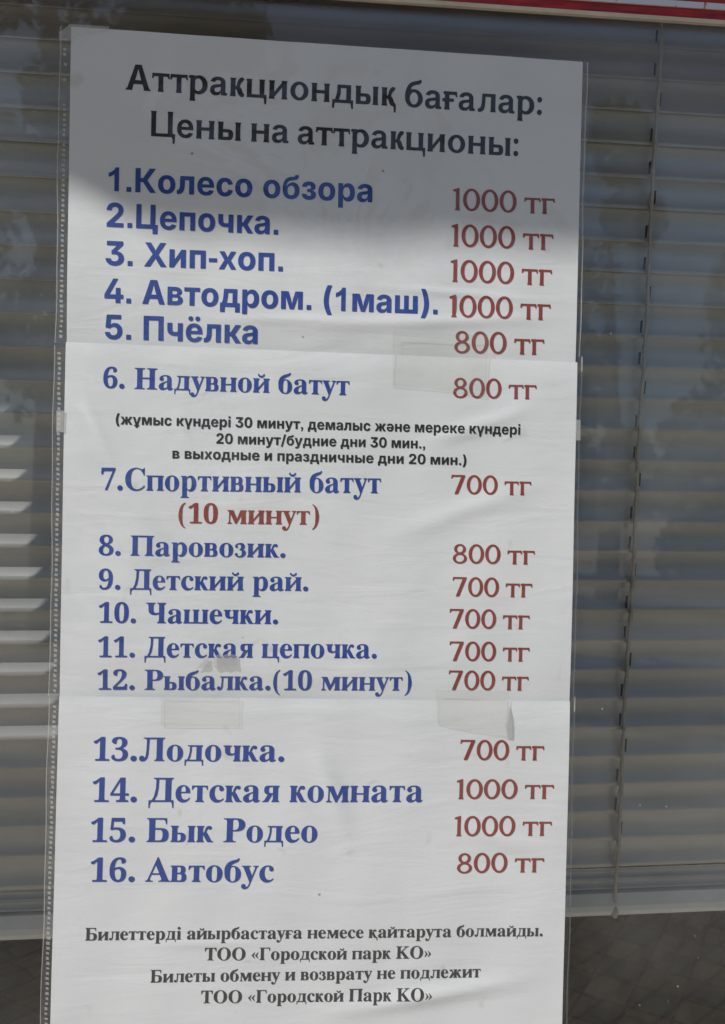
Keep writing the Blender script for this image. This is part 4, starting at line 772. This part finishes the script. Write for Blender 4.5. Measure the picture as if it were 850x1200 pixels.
INKW = {'black_ink': 'black', 'blue_ink': 'blue', 'red_brown_ink': 'red-brown', 'dark_grey_ink': 'dark grey'}
prev = ''
for s, nm, tx, fc, ink, a, c, cp in LINES:
    lab = f"{INKW[ink.name]} printed line reading {tx}" if nm != 'price_line' else f"red-brown price {tx} beside the line {prev}"
    if nm == 'ride_line': prev = tx
    text_line(nm, tx, fc, FACE[fc], a, c, cp, s, ink, SH[s], lab)

# sleeves: backing film a little larger than the sheet, with a punched and welded left margin
SLEEVES = {1: ((70, 30), (689.5, 73), (680.5, 418), (64.5, 402)),
           2: ((63, 404), (683, 418), (674, 820), (57.5, 816)),
           3: ((57.3, 818), (675, 816), (664.5, 1262), (45.5, 1258))}
sl_lab = {1: 'clear plastic sleeve round the top sheet, its dotted margin beside number 1',
          2: 'clear plastic sleeve round the middle sheet, its dotted margin beside number 8',
          3: 'clear plastic sleeve round the lowest sheet, its dotted margin beside number 16'}
for s in (1, 2, 3):
    c = SLEEVES[s]
    y_s = sheet_y(s)
    e = tag(empty('plastic_sleeve', px((c[2][0] + c[3][0]) / 2, c[3][1], y_s)), sl_lab[s], 'sleeve', 'clear plastic sleeves holding the sheets')
    yb = -.0005 - .00012 * s
    P = [px(u, v, yb) for u, v in c]
    mesh_o = mesh('film', P, [(3, 2, 1, 0)], FILM); hang(mesh_o, e)
    # folded bright edges of the film, left and right
    b = MB()
    def strip(u0, v0, u1, v1, w, y):
        k = 30
        for i in range(k):
            t0, t1 = i / k, (i + 1) / k
            du = lambda t: .7 * math.sin(t * 9 + s) + .4 * math.sin(t * 23)
            q = [px(u0 + (u1 - u0) * t0 + du(t0), v0 + (v1 - v0) * t0, y), px(u0 + (u1 - u0) * t0 + w + du(t0), v0 + (v1 - v0) * t0, y),
                 px(u0 + (u1 - u0) * t1 + w + du(t1), v0 + (v1 - v0) * t1, y), px(u0 + (u1 - u0) * t1 + du(t1), v0 + (v1 - v0) * t1, y)]
            n0 = len(b.v); b.v += [tuple(v_) for v_ in q]; b.f.append((n0, n0 + 3, n0 + 2, n0 + 1)); b.m.append(0)
    strip(c[1][0] - 2.2, c[1][1], c[2][0] - 2.2, c[2][1], 1.6, yb - .00005)
    b.build('film_edge', FILM_EDGE, e)
    b = MB()
    strip(c[0][0] + .3, c[0][1], c[3][0] + .3, c[3][1], .9, yb - .00005)
    b.build('film_edge', FILM_EDGE, e)
    b = MB(); v = c[0][1] + 10
    rnd = random.Random(s)
    while v < c[3][1] - 4:
        t = (v - c[0][1]) / (c[3][1] - c[0][1]); u = c[0][0] + (c[3][0] - c[0][0]) * t + 7.0
        k = rnd.random()
        if s != 1 or v > 200 or k > .45:
            w_ = 1.5 + .5 * rnd.random(); h_ = 1.4 + .8 * rnd.random(); j = rnd.uniform(-.5, .5)
            q = [px(u - w_ + j, v - h_, yb - .00006), px(u + w_ + j, v - h_ + .6, yb - .00006), px(u + w_ + j, v + h_, yb - .00006), px(u - w_ + j, v + h_ - .5, yb - .00006)]
            n0 = len(b.v); b.v += [tuple(v_) for v_ in q]; b.f.append((n0 + 3, n0 + 2, n0 + 1, n0)); b.m.append(0)
        v += 5.9
    b.build('welded_margin', WELD, e)

# ------------------------------------------------------------------ bits of adhesive tape
def tape(outline, y, mat, edge, label, cat='tape', sheets=(1, 2), name='clear_tape', group=None, edge_w=.9, bumpy=0):
    """a thin strip lying on the sheets; outline in photo measurements, the darker rim is its cut edge"""
    q = [px(u, v, y) for u, v in outline]
    cx = sum(p_.x for p_ in q) / len(q); cz = sum(p_.z for p_ in q) / len(q)
    o = mesh(name, q, [tuple(range(len(q)))[::-1]], mat)
    tag(o, label, cat, group)
    if edge:
        b = MB(); k = len(q)
        for i in range(k):
            a, c = q[i], q[(i + 1) % k]
            d = (c - a).normalized(); nrm = Vector((-d.z, 0, d.x)) * (.00025 * edge_w)
            vs = [a - nrm, a + nrm, c + nrm, c - nrm]; n0 = len(b.v)
            b.v += [(v_.x, y - .00004, v_.z) for v_ in vs]; b.f.append((n0, n0 + 1, n0 + 2, n0 + 3)); b.m.append(0)
        eo = b.build('cut_edge', edge); eo.parent = o
    return o
YT = sheet_y(3) - .0007
tg = 'strips of clear tape over the seams'
tape([(461, 389), (505, 391), (571, 394), (570, 466), (540, 459.5), (500, 455), (460.5, 451.5)], sheet_y(2) - .0006, TAPE, TAPE_EDGE,
     'clear tape over the upper seam beside the two 800 тг prices', group=tg)
tape([(511, 809), (596, 811), (596, 828), (601, 845), (600.5, 866), (580, 861), (548, 856), (513.5, 848.5)], YT, TAPE, TAPE_EDGE,
     'crumpled clear tape with a folded right end over the lower seam under 700 тг', group=tg)
FOLD = clear_mat('folded_tape', 1.0, .5, (.5, .5, .48), .25, rip=.8)
tp = bpy.context.scene.objects['clear_tape.001']
fo = mesh('fold', [px(u, v, YT - .0001) for u, v in ((595, 822), (599, 838), (601, 852), (600.5, 866), (594, 865), (592, 850), (594, 836))], [tuple(range(7))[::-1]], FOLD); fo.parent = tp
tape([(189, 817), (281, 818), (281, 850.5), (189.5, 850)], YT, TAPE, TAPE_EDGE,
     'faint straight clear tape over the lower seam above the word Лодочка', group=tg)
tape([(69, 37), (76, 34), (82, 28), (128, 31), (127, 34), (84, 41), (83, 47), (69.5, 46.5)], sheet_y(1) - .0011, TAPE_MILKY, None,
     'bluish milky tape wrapped over the top left corner of the heading sheet')
tape([(674.6, 491.8), (680.4, 492.2), (680.2, 516), (674, 515.8)], sheet_y(2) - .0006, TAPE_MILKY, TAPE_EDGE, 'small white tape tab on the right sleeve margin below 800 тг')
tape([(66.3, 481), (75.5, 481.5), (75, 506.5), (66, 506)], sheet_y(2) - .0006, clear_mat('hazy_tape', 1.0, .38, (.75, .75, .73), .2), TAPE_EDGE, 'small hazy tape tab on the dotted left margin beside number 6')
RES = clear_mat('grey_residue', .6, .42, (.42, .41, .39), .4)
tape([(251, 769), (258, 766), (262, 768), (268, 765.5), (277.5, 768), (278, 783), (272, 781.5), (266, 783.5), (260, 782), (254, 784), (250, 781)], sheet_y(2) - .0009, RES, None,
     'torn grey scrap of tape glue under the word Детская, right of its twin', name='tape_residue', group='grey glue scraps on the middle sheet')
tape([(231, 783), (236, 777), (240, 772), (245, 770), (245, 781), (240, 783.5), (235, 783), (231, 784.5)], sheet_y(2) - .0009, RES, None,
     'small slanted grey scrap of tape glue left of the larger scrap', name='tape_residue', group='grey glue scraps on the middle sheet')

# ------------------------------------------------------------------ unseen paper sheets added on the pane to shade the blind
def shade_sheet(cs, label, y=-.0012):
    q = [px(u, v, y) for u, v in cs]
    o = mesh('blocker_sheet', q, [(3, 2, 1, 0)], PAPER); md = o.modifiers.new('thickness', 'SOLIDIFY'); md.thickness = .00012; md.offset = 0
    return tag(o, label, 'blocker', 'unseen paper blockers added to shade the blind')
def sunward(u, v, y=-.0012):
    """the spot of the pane that the sun shines through on its way to the blind's point (u, v)"""
    B = on_blind(u, v); t = (y - B.y) / sun_dir.y
    return B + sun_dir * t
def shade_sheet3(pts, label):
    o = mesh('blocker_sheet', pts, [(3, 2, 1, 0)], PAPER); md = o.modifiers.new('thickness', 'SOLIDIFY'); md.thickness = .00012; md.offset = 0
    return tag(o, label, 'blocker', 'unseen paper blockers added to shade the blind')
a, c = sunward(-12, 400), sunward(64, 885)
w = Vector((.045, 0, .045 * (c.x - a.x) / max(1e-6, (a.z - c.z))))
shade_sheet3([a, a + w, c + w, c], 'narrow tilted paper notice added unseen to shade the blind')
a = sunward(-330, 862); c = sunward(66, 866)
shade_sheet3([a, c, c - Vector((0, 0, .2)), a - Vector((0, 0, .2))], 'wide paper notice added unseen low down to shade the blind')

# ------------------------------------------------------------------ trees across the square, seen mirrored in the pane
lm, n, l, p = new_mat('leaf_green')
v = coords(n, l)
l.new(ramp(n, l, noise(n, l, v, 1.3, 4), [(.3, (.045, .075, .018)), (.7, (.12, .14, .035))]), p.inputs['Base Color'])
p.inputs['Roughness'].default_value = .6
BARK = plain('bark', (.12, .09, .065), .9, .2, .3, 20)
def tree(x, y, h, r, label, seed, low=.3, nleaf=15000, size=.11):
    rnd = np.random.RandomState(seed); rr = random.Random(seed)
    t = tag(empty('leafy_tree', (x, y, 0)), label, 'tree', 'trees across the square')
    b = MB(); top = Vector((x + rr.uniform(-.4, .4), y, h * .8))
    pts = [Vector((x, y, 0)), Vector((x + rr.uniform(-.2, .2), y + rr.uniform(-.2, .2), h * .3)), Vector((x, y, h * .55)), top]
    b.tube(pts, [.04 * h * .6, .03 * h * .6, .02 * h * .6, .01 * h * .4], 10)
    cl = []
    for k in range(26):
        a = rr.uniform(0, 6.28); z = h * rr.uniform(low, .97); f = (z / h - low) / (1 - low)
        rad = r * math.sin(math.pi * (.18 + .78 * f)) * rr.uniform(.35, 1.0)
        c = Vector((x + rad * math.cos(a), y + rad * math.sin(a), z)); cl.append((c, rr.uniform(.5, 1.0) * r * .42))
        if k < 12:
            s = Vector((x, y, max(h * .25, z - rad * .6)))
            b.tube([s, s.lerp(c, .5) + Vector((0, 0, .1)), c], [.012 * h, .007 * h, .002 * h], 6)
    b.build('trunk', BARK, t)
    per = nleaf // len(cl); V = []; F = []
    for c, cr in cl:
        d = rnd.normal(size=(per, 3)); d /= np.linalg.norm(d, axis=1)[:, None]
        P = np.array(c) + d * (cr * rnd.uniform(.35, 1.05, (per, 1)))
        A = rnd.normal(size=(per, 3)); A /= np.linalg.norm(A, axis=1)[:, None]
        Bv = np.cross(A, rnd.normal(size=(per, 3))); Bv /= np.linalg.norm(Bv, axis=1)[:, None]
        s = size * rnd.uniform(.6, 1.3, (per, 1))
        n0 = len(V)
        q = np.stack([P - A * s, P + Bv * s * .5, P + A * s, P - Bv * s * .5], 1).reshape(-1, 3)
        V += q.tolist(); F += [(n0 + 4 * i, n0 + 4 * i + 1, n0 + 4 * i + 2, n0 + 4 * i + 3) for i in range(per)]
    hang(mesh('crown', V, F, lm), t)
def mirrored(u, dist):
    d = ray(u, 600); k = dist / d.y
    return EYE.x + d.x * k, -(dist - .5 + .0)
for u, dist, vtop, r, low, lab, sd_ in (
        (712, 13, 120, 1.0, .15, 'slim round tree with a low crown, right of the square', 11),
        (880, 12, 205, 1.7, .12, 'smaller bushy tree at the far right of the square', 12),
        (600, 19, 250, 2.6, .1, 'broad dark tree behind the slim one', 13),
        (420, 21, 150, 2.4, .1, 'wide tree in the middle of the square', 14),
        (210, 16, 215, 2.6, .12, 'full tree left of the middle', 15),
        (60, 9, -260, 1.9, .35, 'tall tree nearest the kiosk on the left', 16),
        (-160, 14, 20, 3.0, .1, 'tall tree at the far left of the square', 17),
        (1060, 15, 100, 3.0, .1, 'tall tree beyond the right end of the square', 18)):
    x, y = mirrored(u, dist)
    tree(x, y, 1.4 + (600 - vtop) / 1000 * dist, r, lab, sd_, low)
